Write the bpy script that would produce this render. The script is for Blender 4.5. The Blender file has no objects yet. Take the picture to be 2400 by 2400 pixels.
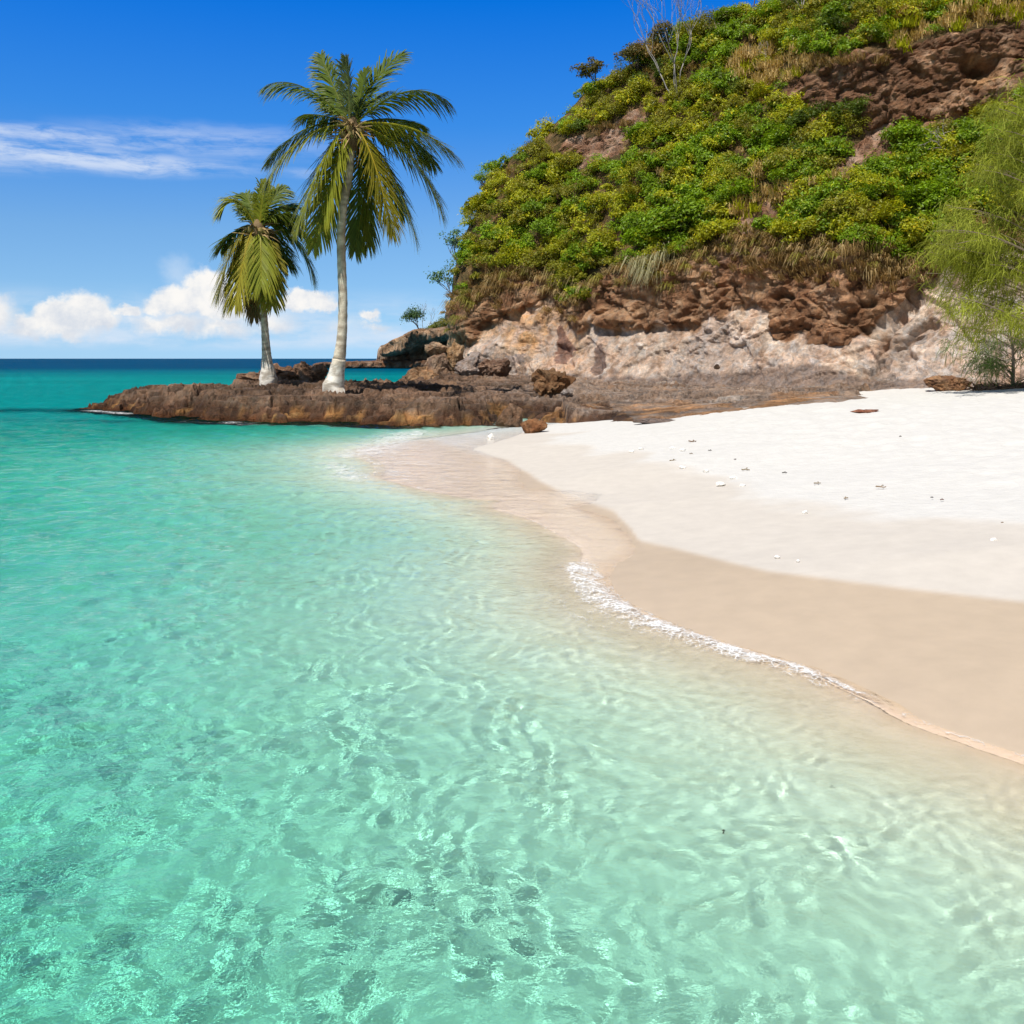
import bpy, math, random
import numpy as np
from mathutils import Vector

random.seed(7)
RNG = np.random.default_rng(7)
C = bpy.context.scene.collection
SC = bpy.context.scene

# ------------------------------------------------------------------ camera, sky, sun, exposure
EYE = 1.8           # metres above the water
FOC = 2300.0        # focal length for a 2400 unit wide picture
HOR = 840.0
cam_data = bpy.data.cameras.new('camera')
cam = bpy.data.objects.new('camera', cam_data)
C.objects.link(cam)
cam.location = (0, 0, EYE)
cam.rotation_euler = (math.radians(90), 0, 0)
cam_data.sensor_width = 36.0
cam_data.lens = 36.0 * FOC / 2400.0
cam_data.shift_y = -(1200 - HOR) / 2400.0
cam_data.clip_start = 0.05
cam_data.clip_end = 30000
SC.camera = cam

SUN_EL, SUN_AZ = math.radians(58), math.radians(213)     # azimuth clockwise from +Y: behind and to the left of the camera
sun_dir = Vector((math.sin(SUN_AZ) * math.cos(SUN_EL), math.cos(SUN_AZ) * math.cos(SUN_EL), math.sin(SUN_EL)))
sun_data = bpy.data.lights.new('sun', 'SUN')
sun_data.energy = 4.9
sun_data.angle = math.radians(0.5)
sun_data.color = (1.0, 0.955, 0.88)
sun_data.cycles.is_caustics_light = True
sun = bpy.data.objects.new('sun', sun_data)
C.objects.link(sun)
sun.rotation_euler = (-sun_dir).to_track_quat('-Z', 'Y').to_euler()
sun.location = (-20, -20, 40)

SC.view_settings.view_transform = 'Standard'
SC.view_settings.look = 'None'
SC.view_settings.exposure = 0.0
SC.view_settings.gamma = 1.0
SC.cycles.use_denoising = True
SC.cycles.use_adaptive_sampling = True
SC.cycles.adaptive_threshold = 0.025
SC.cycles.max_bounces = 7
SC.cycles.transparent_max_bounces = 16
SC.cycles.sample_clamp_indirect = 6.0


class NT:
    """small helper to write node trees"""
    def __init__(self, tree):
        self.t = tree
        tree.nodes.clear()

    def n(self, kind, ins=None, **props):
        nd = self.t.nodes.new(kind)
        for k, v in props.items():
            setattr(nd, k, v)
        for k, v in (ins or {}).items():
            s = nd.inputs[k]
            if hasattr(v, 'is_linked'):
                self.t.links.new(v, s)
            else:
                s.default_value = v
        return nd

    def m(self, op, a, b=0.0, c=None, clamp=False):
        nd = self.n('ShaderNodeMath', operation=op, use_clamp=clamp)
        for i, v in enumerate((a, b, c)):
            if v is None:
                continue
            if hasattr(v, 'is_linked'):
                self.t.links.new(v, nd.inputs[i])
            else:
                nd.inputs[i].default_value = v
        return nd.outputs[0]

    def mix(self, fac, a, b, blend='MIX'):
        nd = self.n('ShaderNodeMix', data_type='RGBA', blend_type=blend)
        for i, v in ((0, fac), (6, a), (7, b)):
            if hasattr(v, 'is_linked'):
                self.t.links.new(v, nd.inputs[i])
            else:
                nd.inputs[i].default_value = v if i == 0 else (*v, 1) if len(v) == 3 else v
        return nd.outputs[2]

    def smooth(self, x, lo, hi):
        nd = self.n('ShaderNodeMapRange', interpolation_type='SMOOTHSTEP')
        for i, v in enumerate((x, lo, hi)):
            if hasattr(v, 'is_linked'):
                self.t.links.new(v, nd.inputs[i])
            else:
                nd.inputs[i].default_value = v
        return nd.outputs[0]

    def noise(self, vec, scale, detail=4, rough=0.55, dist=0.0):
        nd = self.n('ShaderNodeTexNoise', {'Vector': vec, 'Scale': scale, 'Detail': detail, 'Roughness': rough, 'Distortion': dist})
        return nd.outputs[0]


# sky: NISHITA, deepened as a polarising filter does, with clouds at infinity given by azimuth and elevation
world = bpy.data.worlds.new('World')
SC.world = world
world.use_nodes = True
w = NT(world.node_tree)
lift = w.n('ShaderNodeVectorMath', {0: w.n('ShaderNodeTexCoord').outputs['Generated'], 1: (1, 1, 0.92), 2: (0, 0, 0.10)}, operation='MULTIPLY_ADD').outputs[0]
sky = w.n('ShaderNodeTexSky', {0: w.n('ShaderNodeVectorMath', {0: lift}, operation='NORMALIZE').outputs[0]}, sky_type='NISHITA')
sky.sun_disc = False
sky.sun_elevation = SUN_EL
sky.sun_rotation = SUN_AZ
sky.altitude = 0
sky.air_density = 1.0
sky.dust_density = 0.2
sky.ozone_density = 2.5
geo = w.n('ShaderNodeTexCoord').outputs['Generated']
sep = w.n('ShaderNodeSeparateXYZ', {0: geo})
gx, gy, gz = sep.outputs
az = w.m('ARCTAN2', gx, gy)
el = w.m('ARCSINE', gz)
ae = w.n('ShaderNodeCombineXYZ', {0: az, 1: el, 2: 0.0}).outputs[0]
# polarised depth with height: the deeper blue of the photograph's sky
grad = w.n('ShaderNodeValToRGB', {0: w.m('MULTIPLY', el, 1 / 1.57)})
cr = grad.color_ramp
stops = [(0.0, (0.56, 0.66, 0.76)), (0.0255, (0.56, 0.70, 0.77)), (0.079, (0.456, 0.67, 0.82)), (0.148, (0.15, 0.55, 0.98)),
         (0.223, (0.012, 0.45, 1.08)), (0.27, (0.012, 0.44, 1.05)), (0.45, (0.34, 0.38, 0.38)), (1.0, (0.38, 0.37, 0.34))]
while len(cr.elements) < len(stops):
    cr.elements.new(0.5)
for e, (p, col) in zip(cr.elements, stops):
    e.position = p
    e.color = (*col, 1)
SKY_GAIN = 1.75
skyc = w.mix(1.0, sky.outputs[0], w.mix(w.smooth(gy, -0.15, 0.25), (0.42, 0.41, 0.37), grad.outputs[0]), 'MULTIPLY')


def px_ae(u, v):
    a = math.atan((u - 1200) / FOC)
    return a, math.atan((HOR - v) / FOC * math.cos(a))


nz = w.n('ShaderNodeTexNoise', {'Vector': ae, 'Scale': 42.0, 'Detail': 7, 'Roughness': 0.62})
nz2 = w.n('ShaderNodeTexNoise', {'Vector': ae, 'Scale': 14.0, 'Detail': 3, 'Roughness': 0.5})
warp = w.n('ShaderNodeVectorMath', {0: nz.outputs['Color'], 1: (0.5, 0.5, 0.5)}, operation='SUBTRACT').outputs[0]
warp2 = w.n('ShaderNodeVectorMath', {0: nz2.outputs['Color'], 1: (0.5, 0.5, 0.5)}, operation='SUBTRACT').outputs[0]


def scaled(v, s):
    return w.n('ShaderNodeVectorMath', {0: v, 1: s}, operation='MULTIPLY').outputs[0]


def added(a, b):
    return w.n('ShaderNodeVectorMath', {0: a, 1: b}, operation='ADD').outputs[0]


aew = added(added(ae, scaled(warp, (0.036, 0.030, 0))), scaled(warp2, (0.02, 0.012, 0)))
# cumulus puffs: (u, v, half width, half height, brightness) on the photograph's 2400 unit frame
PUFFS = [(205, 728, 46, 44, 1), (150, 742, 60, 30, 1), (85, 752, 60, 22, .8), (240, 745, 40, 28, .9), (60, 775, 60, 22, .5), (150, 775, 80, 20, .5),
         (305, 728, 30, 17, .9), (425, 705, 70, 32, 1), (490, 675, 50, 42, 1), (515, 715, 60, 38, 1), (380, 712, 40, 20, .9), (590, 715, 50, 30, .8),
         (400, 758, 90, 22, .6), (520, 765, 100, 28, .5), (640, 760, 60, 30, .45), (715, 700, 62, 22, 1), (690, 712, 50, 18, .9), (760, 712, 30, 14, .8),
         (868, 742, 28, 13, .7), (880, 765, 50, 14, .35), (800, 768, 60, 22, .3), (-60, 735, 70, 45, .9), (-160, 700, 80, 60, 1), (-280, 735, 110, 50, .9),
         (2560, 720, 120, 60, .9), (2750, 740, 100, 50, .9)]
dens = None
for (u, v, hw, hh, br) in PUFFS:
    a0, e0 = px_ae(u, v)
    d = w.n('ShaderNodeVectorMath', {0: aew, 1: (a0, e0, 0)}, operation='SUBTRACT').outputs[0]
    d = scaled(d, (FOC / hw, FOC / hh, 0))
    ln = w.n('ShaderNodeVectorMath', {0: d}, operation='LENGTH').outputs['Value']
    s = w.m('MULTIPLY', w.m('SUBTRACT', 1.35, ln), br)
    dens = s if dens is None else w.m('SMOOTH_MAX', dens, s, 0.18)
cum = w.smooth(dens, 0.05, 0.62)
# low, flat haze clouds near the horizon
stretch = scaled(ae, (1.0, 4.0, 1.0))
low = w.noise(added(stretch, scaled(warp, (0.03, 0.03, 0))), 9.0, 6, 0.6)
lowband = w.m('MULTIPLY', w.smooth(el, 0.004, 0.018), w.m('SUBTRACT', 1.0, w.smooth(el, 0.028, 0.075)))
haze_m = w.m('MULTIPLY', w.smooth(low, 0.32, 0.66), w.m('MULTIPLY', lowband, 0.85))
# cirrus band, streaked along the horizon
ci_n = w.noise(added(scaled(ae, (1.0, 5.0, 1.0)), scaled(warp2, (0.08, 0.06, 0))), 16.0, 7, 0.66)
ci = None
for (u, v, hw, hh, br) in [(110, 315, 420, 22, .75), (60, 352, 330, 26, 1), (230, 375, 330, 28, .95), (480, 330, 300, 40, .5), (-300, 340, 380, 40, .9), (720, 405, 70, 14, .35)]:
    a0, e0 = px_ae(u, v)
    d = scaled(w.n('ShaderNodeVectorMath', {0: added(ae, scaled(warp2, (0.03, 0.010, 0))), 1: (a0, e0, 0)}, operation='SUBTRACT').outputs[0], (FOC / hw, FOC / hh, 0))
    ln = w.n('ShaderNodeVectorMath', {0: d}, operation='LENGTH').outputs['Value']
    s = w.m('MULTIPLY', w.m('SUBTRACT', 1.0, w.smooth(ln, 0.2, 1.35)), br)
    ci = s if ci is None else w.m('MAXIMUM', ci, s)
cirrus = w.m('MULTIPLY', ci, w.smooth(ci_n, 0.30, 0.66))
cirrus = w.m('MULTIPLY', cirrus, 0.75)
wisp_a = px_ae(415, 640)
wd = scaled(w.n('ShaderNodeVectorMath', {0: added(ae, scaled(warp, (0.02, 0.03, 0))), 1: (*wisp_a, 0)}, operation='SUBTRACT').outputs[0], (FOC / 40, FOC / 45, 0))
wl = w.n('ShaderNodeVectorMath', {0: wd}, operation='LENGTH').outputs['Value']
wisp = w.m('MULTIPLY', w.m('SUBTRACT', 1.0, w.smooth(wl, 0.1, 1.2)), 0.35)
shade = w.smooth(w.m('ADD', nz.outputs[0], w.m('MULTIPLY', el, 3.0)), 0.40, 0.85)
cloud_c = w.mix(shade, (6.4, 6.9, 7.7), (9.3, 9.1, 8.8))
BK = 0.105
lp = w.mix(cirrus, w.mix(1.0, skyc, (SKY_GAIN,) * 3, 'MULTIPLY'), (7.6, 8.2, 9.2))
lp = w.mix(wisp, lp, (8.0, 8.6, 9.2))
lp = w.mix(haze_m, lp, (6.6, 7.6, 8.9))
lp = w.mix(cum, lp, cloud_c)
bg = w.n('ShaderNodeBackground', {0: lp, 1: BK})
w.n('ShaderNodeOutputWorld', {0: bg.outputs[0]})

# ------------------------------------------------------------------ numpy noise
_perm = np.random.default_rng(3).permutation(256)
_perm = np.concatenate([_perm, _perm])
_g = np.random.default_rng(5).normal(size=(256, 3))
_g /= np.linalg.norm(_g, axis=1)[:, None]


def gnoise(P):
    i = np.floor(P).astype(np.int64)
    f = P - i
    i &= 255
    s = f * f * f * (f * (f * 6 - 15) + 10)
    out = np.zeros(len(P))
    for dx in (0, 1):
        wx = s[:, 0] if dx else 1 - s[:, 0]
        a = _perm[(i[:, 0] + dx) & 255]
        for dy in (0, 1):
            wy = s[:, 1] if dy else 1 - s[:, 1]
            b = _perm[a + ((i[:, 1] + dy) & 255)]
            for dz in (0, 1):
                wz = s[:, 2] if dz else 1 - s[:, 2]
                g = _g[_perm[b + ((i[:, 2] + dz) & 255)]]
                out += wx * wy * wz * (g[:, 0] * (f[:, 0] - dx) + g[:, 1] * (f[:, 1] - dy) + g[:, 2] * (f[:, 2] - dz))
    return out * 1.6


def fbm(P, scale, octv=4, gain=0.5, ridged=False):
    P = np.asarray(P, float) / scale
    out = np.zeros(len(P))
    a = 1.0
    for k in range(octv):
        n = gnoise(P + 17.3 * k)
        out += a * ((1 - 2 * np.abs(n)) if ridged else n)
        a *= gain
        P = P * 2.03
    return out


def worley(P, scale):
    """first and second feature distances and a cell value"""
    P = np.asarray(P, float) / scale
    i = np.floor(P).astype(np.int64)
    f = P - i
    d1 = np.full(len(P), 9.0)
    d2 = np.full(len(P), 9.0)
    cv = np.zeros(len(P))
    tab = np.random.default_rng(11).random((256, 4))
    for dx in (-1, 0, 1):
        for dy in (-1, 0, 1):
            for dz in (-1, 0, 1):
                h = _perm[_perm[_perm[(i[:, 0] + dx) & 255] + ((i[:, 1] + dy) & 255)] + ((i[:, 2] + dz) & 255)]
                q = tab[h]
                d = np.sqrt((q[:, 0] + dx - f[:, 0]) ** 2 + (q[:, 1] + dy - f[:, 1]) ** 2 + (q[:, 2] + dz - f[:, 2]) ** 2)
                nearer = d < d1
                d2 = np.where(nearer, d1, np.minimum(d2, d))
                cv = np.where(nearer, q[:, 3], cv)
                d1 = np.where(nearer, d, d1)
    return d1, d2, cv


def facets(P, scale, seed=0.0, warp=0.25):
    """broken rock: every cell is a tilted plane with its own height, stepping at the cell's edges"""
    P = np.asarray(P, float) + seed
    P = P + warp * scale * np.stack([fbm(P + 3.1, scale * 1.3, 3), fbm(P + 7.7, scale * 1.3, 3), fbm(P + 11.9, scale * 1.3, 3)], -1)
    Q = P / scale
    i = np.floor(Q).astype(np.int64)
    f = Q - i
    d1 = np.full(len(Q), 9.0)
    d2 = np.full(len(Q), 9.0)
    out = np.zeros(len(Q))
    tab = np.random.default_rng(13).random((256, 7))
    for dx in (-1, 0, 1):
        for dy in (-1, 0, 1):
            for dz in (-1, 0, 1):
                h = _perm[_perm[_perm[(i[:, 0] + dx) & 255] + ((i[:, 1] + dy) & 255)] + ((i[:, 2] + dz) & 255)]
                q = tab[h]
                ex, ey, ez = q[:, 0] + dx - f[:, 0], q[:, 1] + dy - f[:, 1], q[:, 2] + dz - f[:, 2]
                d = np.sqrt(ex * ex + ey * ey + ez * ez)
                near = d < d1
                val = (q[:, 3] - 0.5) * 0.9 + (q[:, 4] - 0.5) * 2.2 * ex + (q[:, 5] - 0.5) * 2.2 * ey + (q[:, 6] - 0.5) * 2.2 * ez
                d2 = np.where(near, d1, np.minimum(d2, d))
                out = np.where(near, val, out)
                d1 = np.where(near, d, d1)
    return out, d2 - d1


def sstep(x, a, b):
    t = np.clip((x - a) / (b - a), 0, 1)
    return t * t * (3 - 2 * t)


def lerp3(a, b, t):
    return np.asarray(a) * (1 - t)[..., None] + np.asarray(b) * t[..., None]


# ------------------------------------------------------------------ mesh helpers
def make_mesh(name, V, F, smooth=True, col=None, attrs=None):
    V = np.ascontiguousarray(V, dtype=np.float32)
    F = np.ascontiguousarray(F, dtype=np.int32)
    n = F.shape[1]
    me = bpy.data.meshes.new(name)
    me.vertices.add(len(V))
    me.vertices.foreach_set('co', V.ravel())
    me.loops.add(F.size)
    me.loops.foreach_set('vertex_index', F.ravel())
    me.polygons.add(len(F))
    me.polygons.foreach_set('loop_start', np.arange(0, F.size, n, dtype=np.int32))
    me.update(calc_edges=True)
    me.polygons.foreach_set('use_smooth', np.full(len(F), smooth))
    if col is not None:
        a = me.attributes.new('Col', 'FLOAT_COLOR', 'POINT')
        c = np.ones((len(V), 4), np.float32)
        c[:, :3] = col
        a.data.foreach_set('color', c.ravel())
    for k, v in (attrs or {}).items():
        a = me.attributes.new(k, 'FLOAT', 'POINT')
        a.data.foreach_set('value', np.ascontiguousarray(v, np.float32))
    me.update()
    return me


def link(name, me, mat=None, parent=None):
    o = bpy.data.objects.new(name, me)
    C.objects.link(o)
    if mat is not None and me is not None and not me.materials:
        me.materials.append(mat)
    if parent is not None:
        o.parent = parent
    return o


def tag(o, label=None, cat=None, group=None, kind=None):
    for k, v in (('label', label), ('category', cat), ('group', group), ('kind', kind)):
        if v:
            o[k] = v
    return o


def empty(name, loc):
    o = bpy.data.objects.new(name, None)
    C.objects.link(o)
    o.location = loc
    o.empty_display_size = 0.2
    return o


def gridfaces(nr, nc):
    i = np.arange(nr * nc).reshape(nr, nc)
    return np.stack([i[:-1, :-1], i[:-1, 1:], i[1:, 1:], i[1:, :-1]], -1).reshape(-1, 4)


class MB:
    """collects tubes and quads into one mesh"""
    def __init__(self):
        self.V, self.F, self.c, self.n = [], [], [], 0

    def add(self, V, F, col=None):
        V = np.asarray(V, float)
        self.V.append(V)
        self.F.append(np.asarray(F) + self.n)
        c = np.ones((len(V), 3)) if col is None else np.broadcast_to(np.asarray(col, float), (len(V), 3))
        self.c.append(c)
        self.n += len(V)

    def tube(self, pts, rad, sides=7, col=None, cap=True):
        pts = np.asarray(pts, float)
        n = len(pts)
        rad = np.broadcast_to(np.asarray(rad, float), (n,))
        T = np.gradient(pts, axis=0)
        T /= np.linalg.norm(T, axis=1)[:, None] + 1e-9
        ref = np.array([0.31, 0.17, 0.93]) if abs(T[0, 2]) < 0.8 else np.array([0.97, 0.2, 0.1])
        A = np.cross(T, ref)
        A /= np.linalg.norm(A, axis=1)[:, None] + 1e-9
        B = np.cross(T, A)
        th = np.linspace(0, 2 * np.pi, sides, endpoint=False)
        V = pts[:, None, :] + rad[:, None, None] * (np.cos(th)[None, :, None] * A[:, None, :] + np.sin(th)[None, :, None] * B[:, None, :])
        V = V.reshape(-1, 3)
        i = np.arange(n * sides).reshape(n, sides)
        j = np.roll(i, -1, axis=1)
        F = np.stack([i[:-1], j[:-1], j[1:], i[1:]], -1).reshape(-1, 4)
        if cap:
            V = np.concatenate([V, pts[-1:], pts[:1]])
            e, s = n * sides, n * sides + 1
            k = np.arange(sides)
            F = np.concatenate([F, np.stack([i[-1], j[-1], np.full(sides, e), np.full(sides, e)], -1),
                                np.stack([j[0], i[0], np.full(sides, s), np.full(sides, s)], -1)])
        self.add(V, F, col)

    def mesh(self, name, smooth=True):
        V, F, c = np.concatenate(self.V), np.concatenate(self.F), np.concatenate(self.c)
        deg = F[:, 2] == F[:, 3]
        if not deg.any():
            return make_mesh(name, V, F, smooth, c)
        # mixed triangles and quads
        quads, tris = F[~deg], F[deg][:, :3]
        me = bpy.data.meshes.new(name)
        me.vertices.add(len(V))
        me.vertices.foreach_set('co', np.ascontiguousarray(V, np.float32).ravel())
        loops = np.concatenate([quads.ravel(), tris.ravel()]).astype(np.int32)
        me.loops.add(len(loops))
        me.loops.foreach_set('vertex_index', loops)
        me.polygons.add(len(quads) + len(tris))
        st = np.concatenate([np.arange(len(quads)) * 4, len(quads) * 4 + np.arange(len(tris)) * 3]).astype(np.int32)
        me.polygons.foreach_set('loop_start', st)
        me.update(calc_edges=True)
        me.polygons.foreach_set('use_smooth', np.full(len(st), smooth))
        a = me.attributes.new('Col', 'FLOAT_COLOR', 'POINT')
        cc = np.ones((len(V), 4), np.float32)
        cc[:, :3] = c
        a.data.foreach_set('color', cc.ravel())
        me.update()
        return me


def world_at(u, v, Y):
    """the point at depth Y seen at (u, v) of the photograph's 2400 unit frame"""
    return np.array([(u - 1200) / FOC * Y, Y, EYE + (HOR - v) / FOC * Y])


# ------------------------------------------------------------------ materials
def new_mat(name):
    m = bpy.data.materials.new(name)
    m.use_nodes = True
    return m, NT(m.node_tree)


def rock_material(name, fine=1.0, rough=0.9, bump=0.85, contrast=(0.62, 1.28)):
    m, t = new_mat(name)
    pos = t.n('ShaderNodeNewGeometry').outputs['Position']
    col = t.n('ShaderNodeAttribute', attribute_name='Col').outputs['Color']
    n1 = t.noise(pos, 1.7 * fine, 8, 0.66, 0.6)
    n2 = t.noise(pos, 9.0 * fine, 6, 0.7, 0.3)
    n3 = t.noise(pos, 34.0 * fine, 4, 0.65)
    s = t.m('ADD', t.m('MULTIPLY', n1, 0.5), t.m('MULTIPLY', n2, 0.5))
    k = t.n('ShaderNodeMapRange', {0: s, 1: 0.36, 2: 0.64, 3: contrast[0], 4: contrast[1]}).outputs[0]
    c = t.mix(1.0, col, t.n('ShaderNodeCombineColor', {0: k, 1: k, 2: k}).outputs[0], 'MULTIPLY')
    # warm and cool mottling of the stone
    hue = t.smooth(t.noise(pos, 3.1 * fine, 5, 0.6, 1.0), 0.44, 0.62)
    c = t.mix(1.0, c, t.mix(hue, (1.10, 0.98, 0.86), (0.99, 1.0, 1.0)), 'MULTIPLY')
    wv = t.n('ShaderNodeTexNoise', {'Vector': pos, 'Scale': 2.6 * fine, 'Detail': 5, 'Roughness': 0.6})
    wpos = t.n('ShaderNodeVectorMath', {0: wv.outputs['Color'], 1: (0.55 / fine,) * 3, 2: pos}, operation='MULTIPLY_ADD').outputs[0]
    c1 = t.n('ShaderNodeTexVoronoi', {'Vector': wpos, 'Scale': 1.9 * fine}, feature='DISTANCE_TO_EDGE').outputs['Distance']
    c2 = t.n('ShaderNodeTexVoronoi', {'Vector': wpos, 'Scale': 6.5 * fine}, feature='DISTANCE_TO_EDGE').outputs['Distance']
    breakup = t.smooth(t.noise(pos, 1.3 * fine, 3, 0.6), 0.45, 0.60)
    crack = t.m('MULTIPLY', t.smooth(t.m('ADD', c1, t.m('MULTIPLY', breakup, 0.03)), 0.0, 0.030), t.smooth(t.m('ADD', c2, t.m('MULTIPLY', breakup, 0.06)), 0.0, 0.05))
    pitn = t.smooth(t.noise(pos, 15.0 * fine, 5, 0.75), 0.60, 0.70)
    fleck = t.smooth(t.noise(t.n('ShaderNodeVectorMath', {0: pos, 1: (7.3, 1.1, 3.7)}).outputs[0], 11.0 * fine, 6, 0.8), 0.60, 0.72)
    c = t.mix(t.m('MULTIPLY', fleck, 0.38), c, t.mix(0.55, c, (0.62, 0.52, 0.42)))
    c = t.mix(t.m('MULTIPLY', pitn, 0.45), c, t.mix(1.0, c, (0.42, 0.33, 0.28), 'MULTIPLY'))
    h = t.m('ADD', t.m('MULTIPLY', n2, 0.75), t.m('MULTIPLY', n3, 0.35))
    h = t.m('ADD', h, t.m('MULTIPLY', crack, 0.38))
    h = t.m('SUBTRACT', h, t.m('MULTIPLY', pitn, 0.30))
    b = t.n('ShaderNodeBump', {'Strength': bump, 'Distance': 0.22 / fine, 'Height': h})
    p = t.n('ShaderNodeBsdfPrincipled', {'Base Color': c, 'Roughness': rough, 'Normal': b.outputs[0], 'Specular IOR Level': 0.25})
    t.n('ShaderNodeOutputMaterial', {0: p.outputs[0]})
    return m


def leaf_material(name, trans=0.35, rough=0.45, spec=0.35):
    m, t = new_mat(name)
    col = t.n('ShaderNodeAttribute', attribute_name='Col').outputs['Color']
    oi = t.n('ShaderNodeObjectInfo')
    hsv = t.n('ShaderNodeHueSaturation', {'Hue': 0.5, 'Saturation': 1.0, 'Value': 1.0, 'Color': col})
    p = t.n('ShaderNodeBsdfPrincipled', {'Base Color': hsv.outputs[0], 'Roughness': rough, 'Specular IOR Level': spec})
    tr = t.n('ShaderNodeBsdfTranslucent', {'Color': t.mix(1.0, hsv.outputs[0], (1.25, 1.2, 0.5), 'MULTIPLY')})
    mx = t.n('ShaderNodeMixShader', {0: trans, 1: p.outputs[0], 2: tr.outputs[0]})
    t.n('ShaderNodeOutputMaterial', {0: mx.outputs[0]})
    return m


def bark_material(name, rough=0.85, scale=6.0, rings=False, bump=0.4):
    m, t = new_mat(name)
    tc = t.n('ShaderNodeNewGeometry').outputs['Position']
    col = t.n('ShaderNodeAttribute', attribute_name='Col').outputs['Color']
    n1 = t.noise(tc, scale, 6, 0.7)
    st = t.n('ShaderNodeVectorMath', {0: tc, 1: (1.0, 1.0, 5.0 if rings else 0.3)}, operation='MULTIPLY').outputs[0]
    n2 = t.noise(st, scale * 1.6, 5, 0.7)
    s = t.m('ADD', t.m('MULTIPLY', n1, 0.5), t.m('MULTIPLY', n2, 0.5))
    k = t.n('ShaderNodeMapRange', {0: s, 1: 0.36, 2: 0.64, 3: 0.70, 4: 1.2}).outputs[0]
    c = t.mix(1.0, col, t.n('ShaderNodeCombineColor', {0: k, 1: k, 2: k}).outputs[0], 'MULTIPLY')
    b = t.n('ShaderNodeBump', {'Strength': bump, 'Distance': 0.03, 'Height': s})
    p = t.n('ShaderNodeBsdfPrincipled', {'Base Color': c, 'Roughness': rough, 'Normal': b.outputs[0], 'Specular IOR Level': 0.2})
    t.n('ShaderNodeOutputMaterial', {0: p.outputs[0]})
    return m


M_rock = rock_material('weathered_rock')
M_far_rock = rock_material('headland_rock', 0.25, bump=0.9)
M_leaf = leaf_material('leaf')
M_frond = leaf_material('palm_leaflet', 0.30, 0.45, 0.22)
M_needle = leaf_material('casuarina_needle', 0.40, 0.6, 0.2)
M_straw = leaf_material('dry_grass', 0.30, 0.8, 0.1)
M_bark = bark_material('bark')
M_palmbark = bark_material('palm_bark', rings=True)

# ------------------------------------------------------------------ the beach: one sheet of sand, from the dry bank down to the sea bed
def W(u, v, z=0.0):
    Y = (EYE - z) * FOC / (v - HOR)
    return ((u - 1200) / FOC * Y, Y)


SHORE_PX = [(2400, 1772), (2250, 1722), (2150, 1688), (2040, 1642), (1970, 1606), (1900, 1574), (1800, 1545), (1700, 1515), (1610, 1484), (1520, 1446), (1460, 1418),
            (1432, 1385), (1425, 1352), (1450, 1322), (1488, 1300), (1496, 1285), (1486, 1262), (1462, 1236), (1425, 1210), (1358, 1190), (1395, 1176), (1414, 1158),
            (1330, 1149), (1240, 1146), (1226, 1128), (1220, 1100), (1190, 1080), (1108, 1052), (1150, 1040), (1205, 1024), (1232, 1012), (1240, 1004)]
SHORE = [(4.6, 0.3), (3.9, 1.6), (3.25, 2.8)] + [W(*p) for p in SHORE_PX] + [(1.2, 27.0), (3.5, 31.0), (7, 40), (24, 60), (70, 110), (220, 400), (900, 1500), (4000, 9000)]
SHORE = np.array(SHORE)


def polydist(x, y, P):
    d = np.full(x.shape, 1e9)
    for (ax, ay), (bx, by) in zip(P[:-1], P[1:]):
        ex, ey = bx - ax, by - ay
        t = np.clip(((x - ax) * ex + (y - ay) * ey) / (ex * ex + ey * ey + 1e-12), 0, 1)
        d = np.minimum(d, np.hypot(x - ax - t * ex, y - ay - t * ey))
    return d


def shore_signed(x, y):
    """metres from the waterline, positive on land"""
    xs = np.interp(y, SHORE[:, 1], SHORE[:, 0])
    return polydist(x, y, SHORE) * np.where(x > xs, 1, -1)


def film_width(y):
    return np.interp(y, [0, 7.6, 8.6, 10, 13, 15, 18, 22, 26], [0.0, 0.0, 0.25, 0.7, 1.2, 2.3, 2.4, 2.0, 0.6])


def sand_height(x, y, detail=True):
    s = shore_signed(x, y)
    P = np.stack([x, y, np.zeros_like(x)], -1).reshape(-1, 3)
    far = sstep(y, 36, 80)
    rise = 0.10 * s
    rise = np.where(rise < 0.6, rise, 0.6 + 0.62 * (1 - np.exp(-(rise - 0.6) / 0.62)))
    if detail:
        n = fbm(P, 2.6, 3).reshape(x.shape)
        n2 = fbm(P, 0.45, 3).reshape(x.shape)
        dry = sstep(s, 3.2, 5.0)
        rise = rise + n * 0.035 * sstep(s, 0.2, 3) + n2 * 0.038 * dry
    wv = film_width(y)
    d = -s
    run = np.maximum(0, d - wv)
    depth = 0.012 * np.minimum(d, wv) + 0.040 * (1 - np.exp(-run / 0.10)) + 0.125 * (run - 0.62 * (1 - np.exp(-run / 0.62)) * 0.80)
    depth = np.where(depth < 0.7, depth, 0.7 + 1.3 * (1 - np.exp(-(depth - 0.7) / 1.3)))
    depth = depth + far * 4.0
    z = np.where(s > 0, rise, -depth)
    if detail:
        bars = 1.25 * fbm(P, 1.5, 3).reshape(x.shape)
        z = z + np.where(s < 0, bars * 0.10 * np.clip(depth, 0, 0.75), 0)
    return z


def fan(y0, y1, y2, r1, r2, ncol, half=0.74, pad=2.0):
    ys = [y0]
    while ys[-1] < y1:
        ys.append(ys[-1] * (1 + r1) + 0.002)
    while ys[-1] < y2:
        ys.append(ys[-1] * (1 + r2))
    ys = np.array(ys)
    s = np.linspace(-half, half, ncol)
    X = s[None, :] * (ys[:, None] + pad)
    return X, np.repeat(ys[:, None], ncol, 1)


def polyline_v(u, pts):
    p = np.array(sorted(pts))
    return np.interp(u, p[:, 0], p[:, 1])


def to_px(x, y, z):
    return 1200 + FOC * x / y, HOR - FOC * (z - EYE) / y


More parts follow.
